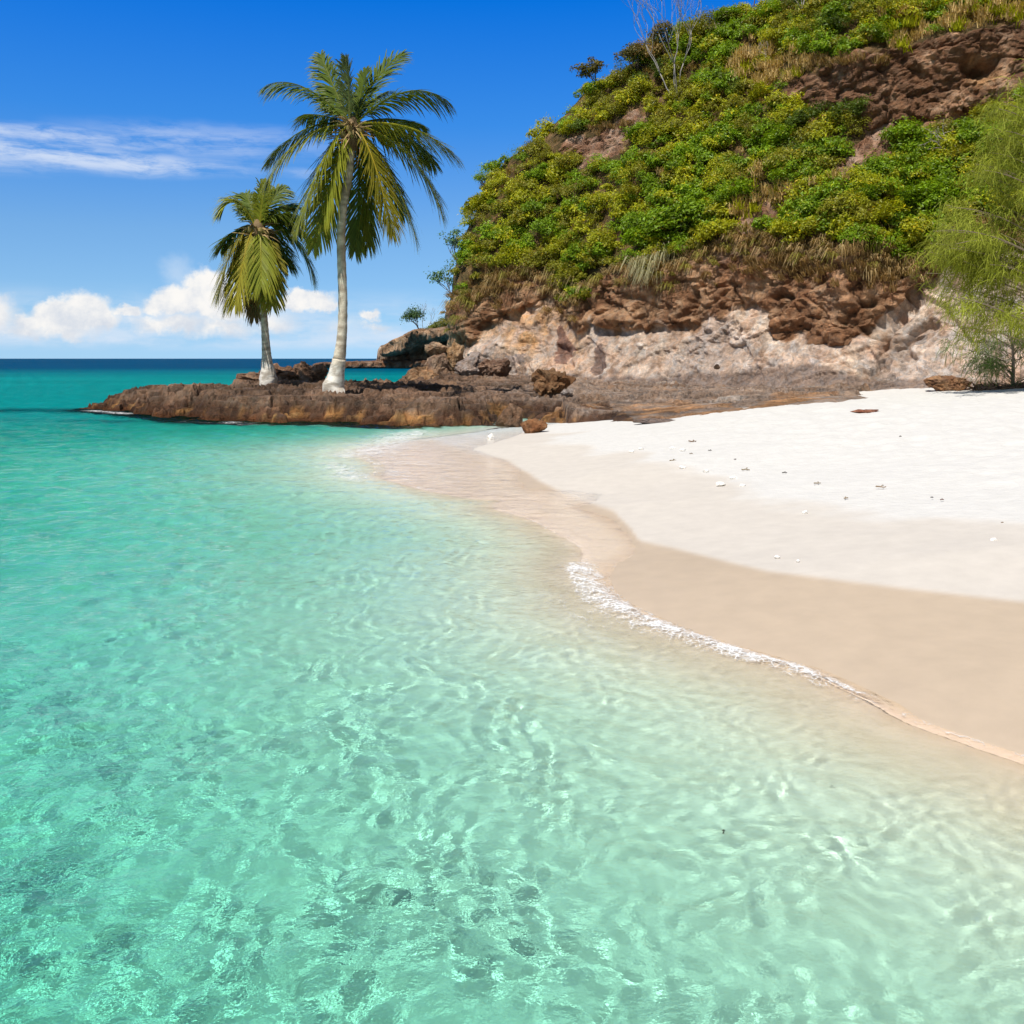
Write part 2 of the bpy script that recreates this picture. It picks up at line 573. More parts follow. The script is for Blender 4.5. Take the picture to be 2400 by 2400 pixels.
X, Y = fan(0.7, 60, 9000, 0.0085, 0.05, 520)
Z = sand_height(X, Y)
S = shore_signed(X, Y)
P3 = np.stack([X, Y, Z], -1).reshape(-1, 3)
U_, V_ = to_px(X, Y, Z)
# albedo: dry coral sand, damp sand, wet tan sand, sea bed
wob = fbm(P3, 1.5, 3).reshape(X.shape)
wet_edge = polyline_v(U_, [(900, 1000), (1200, 1085), (1300, 1150), (1440, 1195), (1480, 1240), (1500, 1268), (1600, 1290), (1800, 1338), (2000, 1362), (2400, 1410), (3000, 1490)])
dry_edge = polyline_v(U_, [(900, 980), (1240, 1012), (1400, 1050), (1600, 1110), (1800, 1172), (2000, 1195), (2200, 1210), (2400, 1235), (3000, 1290)])
wet = sstep(V_ + wob * 5, wet_edge - 7, wet_edge + 9)
wet = np.where(Y > 40, 0, wet) * (Y < 30)
dry = 1 - sstep(V_ + wob * 34, dry_edge - 16, dry_edge + 16)
dry = np.where(Y > 30, 1, dry)
c_dry, c_damp, c_wet, c_bed = (0.68, 0.655, 0.615), (0.625, 0.57, 0.505), (0.575, 0.455, 0.335), (0.745, 0.685, 0.57)
col = lerp3(c_damp, c_dry, dry)
col = col * (1 - wet[..., None]) + np.asarray(c_wet) * wet[..., None]
under = np.maximum(sstep(-S - 0.75 * film_width(Y), 0.0, 1.0), 0.38 * sstep(-S, 0.0, 0.25))
col = col * (1 - under[..., None]) + np.asarray(c_bed) * under[..., None]
# darker weed and drowned rock round the tip of the rock shelf and patches farther out
reef = np.exp(-(((X + 17.5) / 4.5) ** 2 + ((Y - 36.0) / 1.1) ** 2)) * 1.3 + np.exp(-(((X + 10.5) / 4.0) ** 2 + ((Y - 29.3 + 0.25 * (X + 10.5)) / 0.4) ** 2)) * 0.9
reef = np.clip(reef * (1 + 0.9 * wob), 0, 0.93) * (S < 0)
col = col * (1 - reef[..., None]) + np.array((0.02, 0.15, 0.15)) * reef[..., None]
patch = sstep(fbm(P3 * np.array([1, 0.6, 1]), 2.2, 4).reshape(X.shape), 0.25, 0.75) * sstep(-S, 1.5, 4) * (Y < 40) * 0.20
col = col * (1 - patch[..., None]) + np.array((0.42, 0.46, 0.36)) * patch[..., None]
me = make_mesh('beach', P3, gridfaces(*X.shape), True, col.reshape(-1, 3), {'wet': np.maximum(wet, S < 0).ravel(), 'dry': dry.ravel()})
M_sand, t = new_mat('sand')
pos = t.n('ShaderNodeNewGeometry').outputs['Position']
ca = t.n('ShaderNodeAttribute', attribute_name='Col').outputs['Color']
wa = t.n('ShaderNodeAttribute', attribute_name='wet').outputs['Fac']
da = t.n('ShaderNodeAttribute', attribute_name='dry').outputs['Fac']
g1 = t.noise(pos, 160.0, 3, 0.7)
g2 = t.noise(pos, 5.0, 5, 0.6)
kk = t.n('ShaderNodeMapRange', {0: t.m('ADD', t.m('MULTIPLY', g1, 0.4), t.m('MULTIPLY', g2, 0.6)), 1: 0.35, 2: 0.65, 3: 0.93, 4: 1.05}).outputs[0]
cs = t.mix(1.0, ca, t.n('ShaderNodeCombineColor', {0: kk, 1: kk, 2: kk}).outputs[0], 'MULTIPLY')
hh = t.m('ADD', t.m('MULTIPLY', t.noise(pos, 9.0, 4, 0.6), t.m('MULTIPLY', da, 1.6)), t.m('MULTIPLY', g1, 0.12))
bp = t.n('ShaderNodeBump', {'Strength': 0.36, 'Distance': 0.04, 'Height': hh})
pr = t.n('ShaderNodeBsdfPrincipled', {'Base Color': cs, 'Roughness': t.n('ShaderNodeMapRange', {0: wa, 3: 0.92, 4: 0.42}).outputs[0],
                                      'Specular IOR Level': t.m('MULTIPLY', wa, 0.22), 'Normal': bp.outputs[0]})
t.n('ShaderNodeOutputMaterial', {0: pr.outputs[0]})
beach = tag(link('beach', me, M_sand), kind='structure')
beach.cycles.is_caustics_receiver = True

# ------------------------------------------------------------------ the sea surface: a real rippled sheet that refracts the sun on to the bed
X, Y = fan(0.7, 46, 9000, 0.0043, 0.03, 860)
S = shore_signed(X, Y)
D = -sand_height(X, Y, False)
dx_loc = np.maximum(0.0043 * Y, 1.48 * (Y + 2) / 860)
rng = np.random.default_rng(21)
Z = np.zeros_like(X)
Pw = np.stack([X, Y, np.zeros_like(X)], -1).reshape(-1, 3)
gust = np.clip(1 + 0.6 * fbm(Pw, 1.1, 3).reshape(X.shape), 0.35, 1.5)
wx = X + 0.12 * fbm(Pw + 40, 0.7, 2).reshape(X.shape)
wy = Y + 0.12 * fbm(Pw + 80, 0.7, 2).reshape(X.shape)
for k in range(96):
    lam = 0.085 * (1.5 / 0.085) ** (rng.random() ** 1.6)
    ang = math.radians(50) + rng.normal() * 1.05
    amp = 0.00125 * lam ** 0.72 * rng.uniform(0.6, 1.3)
    fade = sstep(lam / dx_loc, 2.0, 3.2) if lam < 4 else 1
    q = 2 * math.pi / lam * (wx * math.cos(ang) + wy * math.sin(ang)) + rng.uniform(0, 6.28)
    Z += amp * fade * (np.sin(q) + 0.22 * np.cos(2 * q))
Z *= gust * (1 + 1.1 * sstep(Y, 5.5, 18))          # a little more chop away from the lee of the beach
shal = sstep(D, 0.0, 0.10)
Z *= 0.06 + 0.94 * shal
# the little breaking wave along the wet sand, and the washes farther off
FOAM_PX = [(1345, 1328), (1365, 1368), (1400, 1400), (1455, 1432), (1520, 1462), (1610, 1496), (1700, 1528), (1800, 1556), (1900, 1586), (1980, 1618), (2045, 1650)]
FO = np.array([W(*p) for p in FOAM_PX])
df = polydist(X, Y, FO)
alongx = np.clip((1200 + FOC * X / Y - 1330) / 720, 0, 1)
wid = np.interp(alongx, [0, 0.06, 0.25, 0.5, 0.8, 1.0], [0.12, 0.28, 0.20, 0.17, 0.13, 0.06])
foam = np.exp(-(df / wid) ** 2) * np.interp(alongx, [0, 0.5, 0.85, 1], [0.85, 1.0, 0.9, 0.5])
crest = np.exp(-(df / 0.16) ** 2) * 0.030
back_px = [(1300, 1395), (1420, 1470), (1600, 1540), (1800, 1600), (1960, 1660)]
crest += np.exp(-(polydist(X, Y, np.array([W(*p) for p in back_px])) / 0.28) ** 2) * 0.018
edge_px = [p for p in SHORE_PX if p[1] > 1560 and p[0] > 1980]
foam = np.maximum(foam, 0.50 * np.exp(-(polydist(X, Y, np.array([W(*p) for p in edge_px])) / 0.06) ** 2))
foam = np.maximum(foam, 0.40 * np.exp(-(polydist(X, Y, np.array([W(*p) for p in SHORE_PX[8:30]])) / (0.006 * Y)) ** 2))
for pts, wd, st in [([(965, 1012), (935, 1030), (880, 1052), (840, 1066)], 0.9, 0.8), ([(770, 1085), (800, 1100), (830, 1122)], 0.40, 0.7), ([(640, 1096), (760, 1108)], 0.25, 0.3),
                    ([(840, 1060), (900, 1036)], 0.5, 0.55), ([(215, 962), (300, 970)], 0.4, 0.8), ([(540, 990), (580, 992)], 0.4, 0.7), ([(430, 988), (600, 996), (800, 1000)], 0.22, 0.45),
                    ([(1440, 1330), (1470, 1312)], 0.06, 0.4), ([(1360, 1450), (1440, 1490)], 0.16, 0.42), ([(1290, 1400), (1340, 1440)], 0.18, 0.40), ([(1350, 1300), (1420, 1345)], 0.10, 0.4)]:
    foam = np.maximum(foam, st * np.exp(-(polydist(X, Y, np.array([W(*p) for p in pts])) / wd) ** 2))
SEAM = 0.026
rag = np.clip(0.62 + 0.9 * fbm(Pw + 7, 0.9, 3).reshape(X.shape), 0.25, 1)
seam_foam = 0.62 * rag * np.exp(-((D - SEAM) / np.where(D < SEAM, 0.016, 0.012)) ** 2)
foam = np.maximum(foam, seam_foam * (Y < 30))
Z += crest * sstep(D, -0.03, 0.02)
Z += np.clip(foam - 0.3, 0, 1) * 0.007 * fbm(Pw, 0.05, 3).reshape(X.shape) * (Y < 12)
# the colour of the water body: what a column of it lets through, by its depth
d = np.clip(D, 0, None)
near_T = np.exp(-np.clip(d - 0.03, 0, None)[..., None] * np.array((4.2, 0.60, 1.02)))
open_T = lerp3((0.004, 0.49, 0.58), (0.001, 0.125, 0.36), sstep(np.log(Y), math.log(75), math.log(210)))
mid = sstep(Y - 0.55 * X, 19, 46)
T2 = near_T * (1 - mid[..., None]) + open_T * mid[..., None]
band = fbm(Pw * np.array([0.25, 1, 1]), 9.0, 3).reshape(X.shape)
T2 = T2 * (1.15 + 0.20 * (1 - sstep(D, 0.02, 0.35)))[..., None]
T2 = T2 * (1 + 0.22 * (band * sstep(Y, 30, 80))[..., None])
tint = np.sqrt(np.clip(T2, 0.0002, 1.38))
wash_w = sstep(D, -0.012, 0.012)[..., None]
wash_tint = 1 * (1 - wash_w) + wash_w * 0.80 * np.array((1.0, 1.0, 1.04)) * tint ** 2
VW = np.stack([X, Y, Z], -1).reshape(-1, 3)
FW = gridfaces(*X.shape)
# the last few centimetres run out as a thin wash over the sand: the sheet is cut along that depth
FW = np.concatenate([FW[:, [0, 1, 2]], FW[:, [0, 2, 3]]])
fld = (D - SEAM).ravel()
foam_f, tint_f, wash_f = foam.ravel(), tint.reshape(-1, 3), wash_tint.reshape(-1, 3)
neg = fld < 0
cnt = neg[FW].sum(axis=1)
mixed = FW[(cnt > 0) & (cnt < 3)]
newv, newf, newt, neww, seen, deep_t, thin_t = [], [], [], [], {}, [], []


def cut(i, j):
    key = (min(i, j), max(i, j))
    if key not in seen:
        i, j = key
        q = fld[i] / (fld[i] - fld[j])
        seen[key] = len(VW) + len(newv)
        newv.append(VW[i] * (1 - q) + VW[j] * q)
        newf.append(foam_f[i] * (1 - q) + foam_f[j] * q)
        newt.append(tint_f[i] * (1 - q) + tint_f[j] * q)
        neww.append(wash_f[i] * (1 - q) + wash_f[j] * q)
    return seen[key]


for tri in mixed:
    tri = [int(x) for x in tri]
    lone_neg = neg[tri].sum() == 1
    k = [x for x in range(3) if neg[tri[x]] == lone_neg][0]
    a_, b_, c_ = tri[k], tri[(k + 1) % 3], tri[(k + 2) % 3]
    ab, ac = cut(a_, b_), cut(a_, c_)
    one, two = (thin_t, deep_t) if lone_neg else (deep_t, thin_t)
    one.append((a_, ab, ac))
    two += [(ab, b_, c_), (ab, c_, ac)]
VW = np.concatenate([VW, np.array(newv)])
foam_f, tint_f, wash_f = np.concatenate([foam_f, newf]), np.concatenate([tint_f, newt]), np.concatenate([wash_f, neww])
near_edge = (cnt == 3) & ((D + Z).ravel()[FW].max(axis=1) > -0.06)


def sub_sheet(name, f, tint):
    used, inv = np.unique(f.ravel(), return_inverse=True)
    return make_mesh(name, VW[used], inv.reshape(-1, 3), True, tint[used], {'foam': foam_f[used]})


me = sub_sheet('sea', np.concatenate([FW[cnt == 0], np.array(deep_t)]), tint_f)
me_wash = sub_sheet('wash', np.concatenate([FW[near_edge], np.array(thin_t)]), wash_f)
def water_material(name, thin):
    m, t = new_mat(name)
    pos = t.n('ShaderNodeNewGeometry').outputs['Position']
    ca = t.n('ShaderNodeAttribute', attribute_name='Col').outputs['Color']
    fa = t.n('ShaderNodeAttribute', attribute_name='foam').outputs['Fac']
    cd = t.n('ShaderNodeVectorMath', {0: pos}, operation='LENGTH').outputs['Value']
    fine = t.noise(pos, 6.0, 5, 0.65)
    coarse = t.noise(t.n('ShaderNodeVectorMath', {0: pos, 1: (0.5, 1.0, 1.0)}, operation='MULTIPLY').outputs[0], 0.8, 5, 0.65)
    far_k = t.smooth(cd, 9.0, 42.0)
    hb = t.m('ADD', t.m('MULTIPLY', fine, 0.034), t.m('MULTIPLY', coarse, t.m('MULTIPLY', far_k, 0.30)))
    bmp = t.n('ShaderNodeBump', {'Strength': 0.5, 'Distance': 1.0, 'Height': hb})
    micro = t.m('ADD', t.m('MULTIPLY', t.noise(pos, 8.0, 4, 0.6), 0.016), t.m('MULTIPLY', t.noise(pos, 21.0, 3, 0.6), 0.005))
    mid_k = t.smooth(cd, 4.5, 13.0)
    chop = t.noise(t.n('ShaderNodeVectorMath', {0: pos, 1: (0.75, 1.0, 1.0)}, operation='MULTIPLY').outputs[0], 3.4, 5, 0.68, 0.5)
    micro = t.m('ADD', micro, t.m('MULTIPLY', chop, t.m('MULTIPLY', mid_k, 0.085)))
    hb = t.m('ADD', hb, t.m('MULTIPLY', chop, t.m('MULTIPLY', mid_k, 0.16)))
    bmp = t.n('ShaderNodeBump', {'Strength': 0.6, 'Distance': 1.0, 'Height': hb})
    bmp2 = t.n('ShaderNodeBump', {'Strength': 0.8, 'Distance': 1.0, 'Height': micro})
    refr = t.n('ShaderNodeBsdfTransparent', {'Color': ca}) if thin else t.n('ShaderNodeBsdfRefraction', {'Color': ca, 'IOR': 1.33, 'Roughness': 0.0, 'Normal': bmp2.outputs[0]})
    glo = t.n('ShaderNodeBsdfAnisotropic', {'Color': (1, 1, 1, 1), 'Roughness': 0.06, 'Normal': bmp.outputs[0]})
    fr = t.n('ShaderNodeFresnel', {'IOR': 1.33, 'Normal': bmp.outputs[0]})
    fk = t.m('MULTIPLY', fr.outputs[0], t.n('ShaderNodeMapRange', {0: far_k, 3: 0.85, 4: 0.05}).outputs[0])
    body = t.n('ShaderNodeMixShader', {0: fk, 1: refr.outputs[0], 2: glo.outputs[0]})
    fn = t.n('ShaderNodeMapRange', {0: t.noise(pos, 7.0, 9, 0.70, 1.2), 1: 0.28, 2: 0.72}).outputs[0]
    fn2 = t.n('ShaderNodeTexVoronoi', {'Vector': pos, 'Scale': 24.0}, feature='DISTANCE_TO_EDGE').outputs['Distance']
    veins = t.m('SUBTRACT', 1.0, t.smooth(fn2, 0.0, 0.16))
    lace = t.m('ADD', t.m('MULTIPLY', fn, 0.75), t.m('MULTIPLY', veins, 0.25))
    fm = t.smooth(t.m('ADD', lace, t.m('MULTIPLY', fa, 0.72)), 0.80, 1.42)
    fm = t.m('MULTIPLY', t.m('MULTIPLY', fm, 0.92), t.smooth(fa, 0.02, 0.30))
    fb = t.n('ShaderNodeBump', {'Strength': 0.12, 'Distance': 0.02, 'Height': lace})
    fo = t.n('ShaderNodeBsdfDiffuse', {'Color': (0.92, 0.92, 0.91, 1), 'Normal': fb.outputs[0]})
    mx = t.n('ShaderNodeMixShader', {0: fm, 1: body.outputs[0], 2: fo.outputs[0]})
    t.n('ShaderNodeOutputMaterial', {0: mx.outputs[0]})
    return m

sea = tag(link('sea', me, water_material('sea_water', False)), kind='structure')
sea.cycles.is_caustics_caster = True
wash = tag(link('shallow_water', me_wash, water_material('wash_water', True)), kind='structure')

# ------------------------------------------------------------------ the rock shelf at the water's edge
def wz(u, v, z):
    return W(u, v, z)


OUT = [W(180, 957), W(240, 962), W(300, 968), W(360, 976), W(430, 984), W(520, 988), W(600, 990), W(700, 992), W(800, 995), W(880, 998), W(960, 1001), W(1040, 1003), W(1120, 1003), W(1185, 1000), W(1228, 984),
       W(1290, 990, .12), W(1380, 995, .18), W(1440, 990, .26), W(1490, 992, .30), W(1560, 976, .42), W(1640, 968, .5), W(1760, 960, .56), W(1860, 950, .66), W(1960, 930, .86), W(2060, 903, 1.02), W(2120, 897, 1.08), (13.5, 33.0), (12.5, 38.0), (8.0, 46.0), (0.0, 52.0),
       (-5.5, 50.0), (-6.4, 46.0), (-5.4, 40.5), (-7.6, 38.5), (-10.5, 37.5), (-13.0, 37.0), (-15.6, 36.6)]
OUT = np.array(OUT)


def inside(x, y, P):
    r = np.zeros(x.shape, bool)
    for (ax, ay), (bx, by) in zip(P, np.roll(P, -1, axis=0)):
        c = ((ay > y) != (by > y)) & (x < (bx - ax) * (y - ay) / (by - ay + 1e-12) + ax)
        r ^= c
    return r


xs = np.arange(-17.5, 15.0, 0.055)
ys = np.arange(22.0, 53.0, 0.06)
X, Y = np.meshgrid(xs, ys)
P3 = np.stack([X, Y, np.zeros_like(X)], -1).reshape(-1, 3)
warp_x = 0.5 * fbm(P3, 1.9, 4, 0.6).reshape(X.shape) + 0.1 * fbm(P3 + 9, 0.35, 2).reshape(X.shape)
warp_y = 0.5 * fbm(P3 + 31, 1.9, 4, 0.6).reshape(X.shape)
sd = polydist(X + warp_x, Y + warp_y, np.vstack([OUT, OUT[:1]])) * np.where(inside(X + warp_x, Y + warp_y, OUT), 1, -1)
SANDZ = sand_height(X, Y, False)
top = 0.53 + (Y - 27) * 0.019
top += 0.17 * np.exp(-((X + 10.0) / 3.8) ** 2) * sstep(Y, 27, 31)               # the hump that carries the palms
top += 0.22 * np.exp(-(((X + 5.5) / 2.5) ** 2 + ((Y - 33) / 3.5) ** 2))
top = np.where(X > 0, np.maximum(top, SANDZ * 0.55 + 0.45), top)
top += 0.34 * np.exp(-(((X + 3.2) / 2.2) ** 2 + ((Y - 43) / 3) ** 2))
sandy = sstep(X, 1.0, 3.5) * sstep(31 - Y, 0, 3)                                   # thin slabs going under the sand
steep = 0.55 + 1.2 * sstep(X, 0.5, 3.0)
rise = sstep(sd, -0.25, steep)
ledge = 0.55 * sstep(sd, -0.2, 0.22) + 0.45 * sstep(sd, 0.35, 1.0 + steep)
prof = np.where(X < 1.5, ledge, rise)
PW = np.stack([X * 0.7, Y, top * 3.0], -1).reshape(-1, 3)
fa1, fg1 = [q.reshape(X.shape) for q in facets(PW, 1.25, 1.0, 0.35)]
fa2, fg2 = [q.reshape(X.shape) for q in facets(PW, 0.52, 20.0, 0.35)]
fa3, fg3 = [q.reshape(X.shape) for q in facets(PW, 0.22, 40.0, 0.3)]
cv = np.clip(0.5 + fa1 * 0.5, 0, 1)
rough_k = 1 - 0.60 * sandy
fa0, fg0 = [q.reshape(X.shape) for q in facets(PW, 2.6, 60.0, 0.4)]
rocky = (fbm(P3, 2.4, 4).reshape(X.shape) * 0.07 + fa0 * 0.11 * (X < 3) - 0.10 * (1 - sstep(fg0, 0, 0.04)) + fa1 * 0.10 + fa2 * 0.10 + fa3 * 0.05 - 0.10 * (1 - sstep(fg1, 0, 0.07)) - 0.05 * (1 - sstep(fg2, 0, 0.08))
         + fbm(P3, 0.45, 4, 0.6, ridged=True).reshape(X.shape) * 0.03 - 0.02)
front = np.exp(-((sd - 0.3) / 0.7) ** 2) * (X < 2)
Z = -0.9 + (top + 0.9) * prof - 5.0 * sstep(-sd, 0.30, 0.9) + rocky * rough_k * sstep(sd, -0.1, 0.5) * (1 + 0.5 * front)
tr_ = (Z + 0.10 * fbm(P3 * np.array([0.4, 1, 1]) + 5, 1.6, 3).reshape(X.shape)) / 0.17
Zt = Z + 0.17 * (np.floor(tr_) + sstep(tr_ - np.floor(tr_), 0.55, 0.95) - tr_)
Z = np.where((Z > -0.1), Z * 0.25 + Zt * 0.75, Z)
Z = np.where(sandy > 0, Z * (1 - sandy) + sandy * (SANDZ + 0.07 * sstep(sd, 0, 0.5) - 0.02 + 0.10 * sstep(sd, 0.6, 2.0) + (cv - 0.55) * 0.12 + 0.05 * fbm(P3 * np.array([0.35, 1, 1]), 0.8, 3).reshape(X.shape) - 0.4 * (1 - sstep(sd, -0.3, 0.05))), Z)
SHELF = (xs, ys, Z)
# colour: grey brown weathered tops, rust and ochre near the waterline
n1 = fbm(P3, 1.6, 4).reshape(X.shape)
n2 = fbm(P3 + 70, 0.5, 3).reshape(X.shape)
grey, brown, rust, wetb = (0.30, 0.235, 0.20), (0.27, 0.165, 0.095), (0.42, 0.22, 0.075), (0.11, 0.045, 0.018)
east = sstep(X + 1.2 * n1, -3.0, 3.0)
col = lerp3((0.235, 0.155, 0.11), (0.34, 0.265, 0.22), east)
col = lerp3(col, (0.37, 0.285, 0.235), sstep(n1 - 0.4 * n2, 0.0, 0.6) * 0.55 * (1 - east))
col = lerp3(col, brown, np.clip(sstep(n1, 0.0, 0.7) * 0.6, 0, 1) if False else sstep(n1, 0.05, 0.7) * 0.6)
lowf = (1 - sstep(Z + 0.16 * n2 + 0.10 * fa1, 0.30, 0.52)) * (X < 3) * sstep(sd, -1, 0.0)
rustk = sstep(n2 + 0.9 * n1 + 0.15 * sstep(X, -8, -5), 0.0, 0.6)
lowc = lerp3((0.115, 0.058, 0.034), rust, rustk)  # dark brown puts the front's shade into the colour; rust is the rock's own
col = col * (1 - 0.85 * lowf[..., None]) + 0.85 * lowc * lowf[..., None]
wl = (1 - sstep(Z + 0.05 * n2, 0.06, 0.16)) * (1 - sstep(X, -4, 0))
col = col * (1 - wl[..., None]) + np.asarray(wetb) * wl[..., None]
orange = sandy * sstep(n1 + 0.35 * np.exp(-((X - 4.6) / 2.0) ** 2) - 0.12, 0.0, 0.3) * (X > 2.2)
col = col * (1 - 0.7 * orange[..., None]) + np.array((0.55, 0.30, 0.14)) * 0.7 * orange[..., None]
pale = sstep(fbm(P3 * np.array([0.3, 1, 1]) + 13, 0.7, 3).reshape(X.shape), 0.45, 0.8) * east * 0.45
col = col * (1 - pale[..., None]) + np.array((0.55, 0.50, 0.46)) * pale[..., None]
lay = np.sin((Z + 0.06 * n2) * 2 * np.pi / 0.17)
col *= (1 + 0.55 * (cv - 0.5) + 0.30 * fa0 + 0.22 * fa2 + 0.14 * lay)[..., None]
darkp = sstep(fbm(P3 * np.array([0.45, 1, 1]) + 61, 1.3, 4).reshape(X.shape), 0.05, 0.5) * (X < 1)
col *= (1 - 0.42 * darkp - 0.08 * (X < 1))[..., None]
col = np.clip(col, 0.012, 0.7)
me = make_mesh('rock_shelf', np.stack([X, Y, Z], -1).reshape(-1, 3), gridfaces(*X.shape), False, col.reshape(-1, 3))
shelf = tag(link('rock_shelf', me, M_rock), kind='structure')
shelf.cycles.is_caustics_receiver = True


def ground_z(x, y):
    """height of the visible ground (sand or shelf) at a point"""
    zs = float(sand_height(np.array([[x]]), np.array([[y]]), False)[0, 0])
    gx_, gy_, gz_ = SHELF
    if gx_[0] < x < gx_[-1] and gy_[0] < y < gy_[-1]:
        i = int((x - gx_[0]) / (gx_[1] - gx_[0]))
        j = int((y - gy_[0]) / (gy_[1] - gy_[0]))
        zs = max(zs, float(gz_[j, i]))
    return zs


def on_ground(u, v, y0=3.0, y1=60.0):
    """where the line of sight through (u, v) meets the ground"""
    Yv = y0
    while Yv < y1:
        p = world_at(u, v, Yv)
        if p[2] <= max(ground_z(p[0], p[1]), 0.0):
            break
        Yv *= 1.006
    p = world_at(u, v, Yv)
    return np.array([p[0], p[1], max(ground_z(p[0], p[1]), -0.02)])


# ------------------------------------------------------------------ the cliff: a vegetated hill ending in a rock face
u_r = np.arange(940.0, 2900.0, 4.0)
v_r = np.arange(935.0, -420.0, -3.0)
UU, VV = np.meshgrid(u_r, v_r)
jag = fbm(np.stack([u_r / 60, 0 * u_r, 0 * u_r], -1), 1.0, 5, 0.6) * 22
lineA = np.interp(u_r, [940, 1040, 1075, 1110, 1170, 1215, 1250, 1290, 1320, 1350, 1400, 1450, 1500, 1560, 1650, 1720, 1780, 1810, 1850, 1905, 1950, 2000, 2060, 2120, 2200, 2300, 2400, 2900],
                  [800, 805, 830, 795, 755, 735, 725, 690, 740, 772, 765, 778, 772, 778, 752, 728, 722, 770, 785, 806, 815, 800, 750, 700, 650, 600, 570, 500]) + jag
lineB = np.interp(u_r, [940, 1040, 1100, 1160, 1230, 1290, 1345, 1390, 1440, 1500, 1560, 1620, 1680, 1740, 1800, 1870, 1930, 2000, 2080, 2150, 2220, 2300, 2400, 2900],
                  [730, 715, 690, 655, 632, 665, 705, 660, 638, 625, 640, 610, 585, 545, 560, 582, 575, 592, 590, 620, 560, 520, 500, 460]) + jag * 0.6
T1 = np.interp(u_r, [1780, 1850, 1900, 1960, 2000, 2100, 2250, 2400, 2900], [235, 190, 165, 148, 128, 108, 78, 45, -60]) + jag * 0.35
T2 = np.interp(u_r, [1780, 1850, 1930, 1990, 2040, 2100, 2250, 2330, 2400, 2900], [240, 262, 268, 292, 302, 288, 272, 240, 205, 120]) + jag * 0.5
k = np.full(UU.shape, 0.72)
belowA = VV > lineA
brownb = (VV <= lineA) & (VV > lineB)
k = np.where(belowA, 0.48, k)
k = np.where(belowA & (VV > 835), 0.95, k)
k = np.where(belowA & (VV < lineA + 34), 0.95, k)
k = np.where(brownb, 0.22, k)
k = np.where((VV <= lineA) & (VV > lineA - 13), -1.4, k)
topb = (u_r[None, :] > 1780) & (VV > T1) & (VV < T2)
bandk = sstep(UU, 1780, 1900)
k = np.where(topb, 0.72 * (1 - bandk) + 0.02 * bandk, k)
k = np.where(topb & (VV > T2 - 16), 0.72 * (1 - bandk) - 2.2 * bandk, k)
k = np.where((u_r[None, :] > 1780) & (VV <= T1) & (VV > T1 - 40), 1.1, k)
k = np.where((u_r[None, :] > 1780) & (VV >= T2) & (VV < T2 + 40), 0.72 + 0.5 * bandk, k)
Yr = np.zeros_like(UU)
Yr[0] = np.interp(u_r, [940, 1060, 1300, 1500, 1700, 2000, 2400, 2900], [49.5, 48, 44, 40, 37, 33, 30, 26.5])
for r in range(1, len(v_r)):
    tnv = (HOR - v_r[r]) / FOC
    dz = (3.0 / FOC) * Yr[r - 1] / np.maximum(1 - tnv * k[r], 0.25)
    Yr[r] = Yr[r - 1] + k[r] * dz
ker = np.ones(7) / 7
Yr = np.apply_along_axis(lambda a: np.convolve(np.pad(a, 3, 'edge'), ker, 'valid'), 1, Yr)


def bil(A, u, v):
    fu = np.clip((u - u_r[0]) / 4.0, 0, len(u_r) - 1.001)
    fv = np.clip((v_r[0] - v) / 3.0, 0, len(v_r) - 1.001)
    i, j = fu.astype(int), fv.astype(int)
    a, b = fu - i, fv - j
    return (A[j, i] * (1 - a) + A[j, i + 1] * a) * (1 - b) + (A[j + 1, i] * (1 - a) + A[j + 1, i + 1] * a) * b


UL_V = [935, 860, 800, 770, 745, 730, 700, 640, 590, 560, 500, 427, 377, 337, 268, 217, 159, 119, 76, 54, 0, -150, -420]
UL_U = [1062, 1058, 1052, 1050, 1044, 1052, 1058, 1064, 1078, 1088, 1116, 1145, 1184, 1258, 1326, 1368, 1462, 1526, 1612, 1705, 1826, 2062, 2420]
rows = np.arange(930.0, -400.0, -2.7)
NB, NF = 36, 600
ul = np.interp(rows[::-1], UL_V[::-1], UL_U[::-1])[::-1]
tt = np.linspace(0, 1, NF) ** 1.08
Uf = ul[:, None] + tt[None, :] * (2860 - ul[:, None])
Vf = np.repeat(rows[:, None], NF, 1)
Yf = bil(Yr, Uf, Vf)
Xf = (Uf - 1200) / FOC * Yf
RAD = 2.4
dd = np.clip((Xf - Xf[:, :1]) / RAD, 0, 1)
Yf = Yf + RAD * (1 - np.sqrt(np.clip(1 - (1 - dd) ** 2, 0, 1)))
Pf = np.stack([(Uf - 1200) / FOC * Yf, Yf, EYE + (HOR - Vf) / FOC * Yf], -1)
sb = np.linspace(1, 0, NB, endpoint=False)[None, :, None] ** 1.5 * 26
Pb = Pf[:, :1] + sb * np.array([0.22, 1.0, 0.0])
Pc = np.concatenate([Pb, Pf], 1)
Uc = np.concatenate([np.repeat(ul[:, None], NB, 1), Uf], 1)
Vc = np.repeat(rows[:, None], NB + NF, 1)
du = np.gradient(Pc, axis=1)
dv = np.gradient(Pc, axis=0)
Nc = np.cross(du, dv)
Nc /= np.linalg.norm(Nc, axis=2)[..., None] + 1e-9
for _ in range(6):
    Nc[1:-1, 1:-1] = (Nc[1:-1, 1:-1] + Nc[:-2, 1:-1] + Nc[2:, 1:-1] + Nc[1:-1, :-2] + Nc[1:-1, 2:]) / 5
Nc /= np.linalg.norm(Nc, axis=2)[..., None] + 1e-9
flat = Pc.reshape(-1, 3)
shp = Uc.shape
iA = np.interp(Uc, u_r, lineA)
iB = np.interp(Uc, u_r, lineB)
iT1 = np.interp(Uc, u_r, T1)
iT2 = np.interp(Uc, u_r, T2)


def inpoly(pts):
    return inside(Uc, Vc, np.array(pts, float))


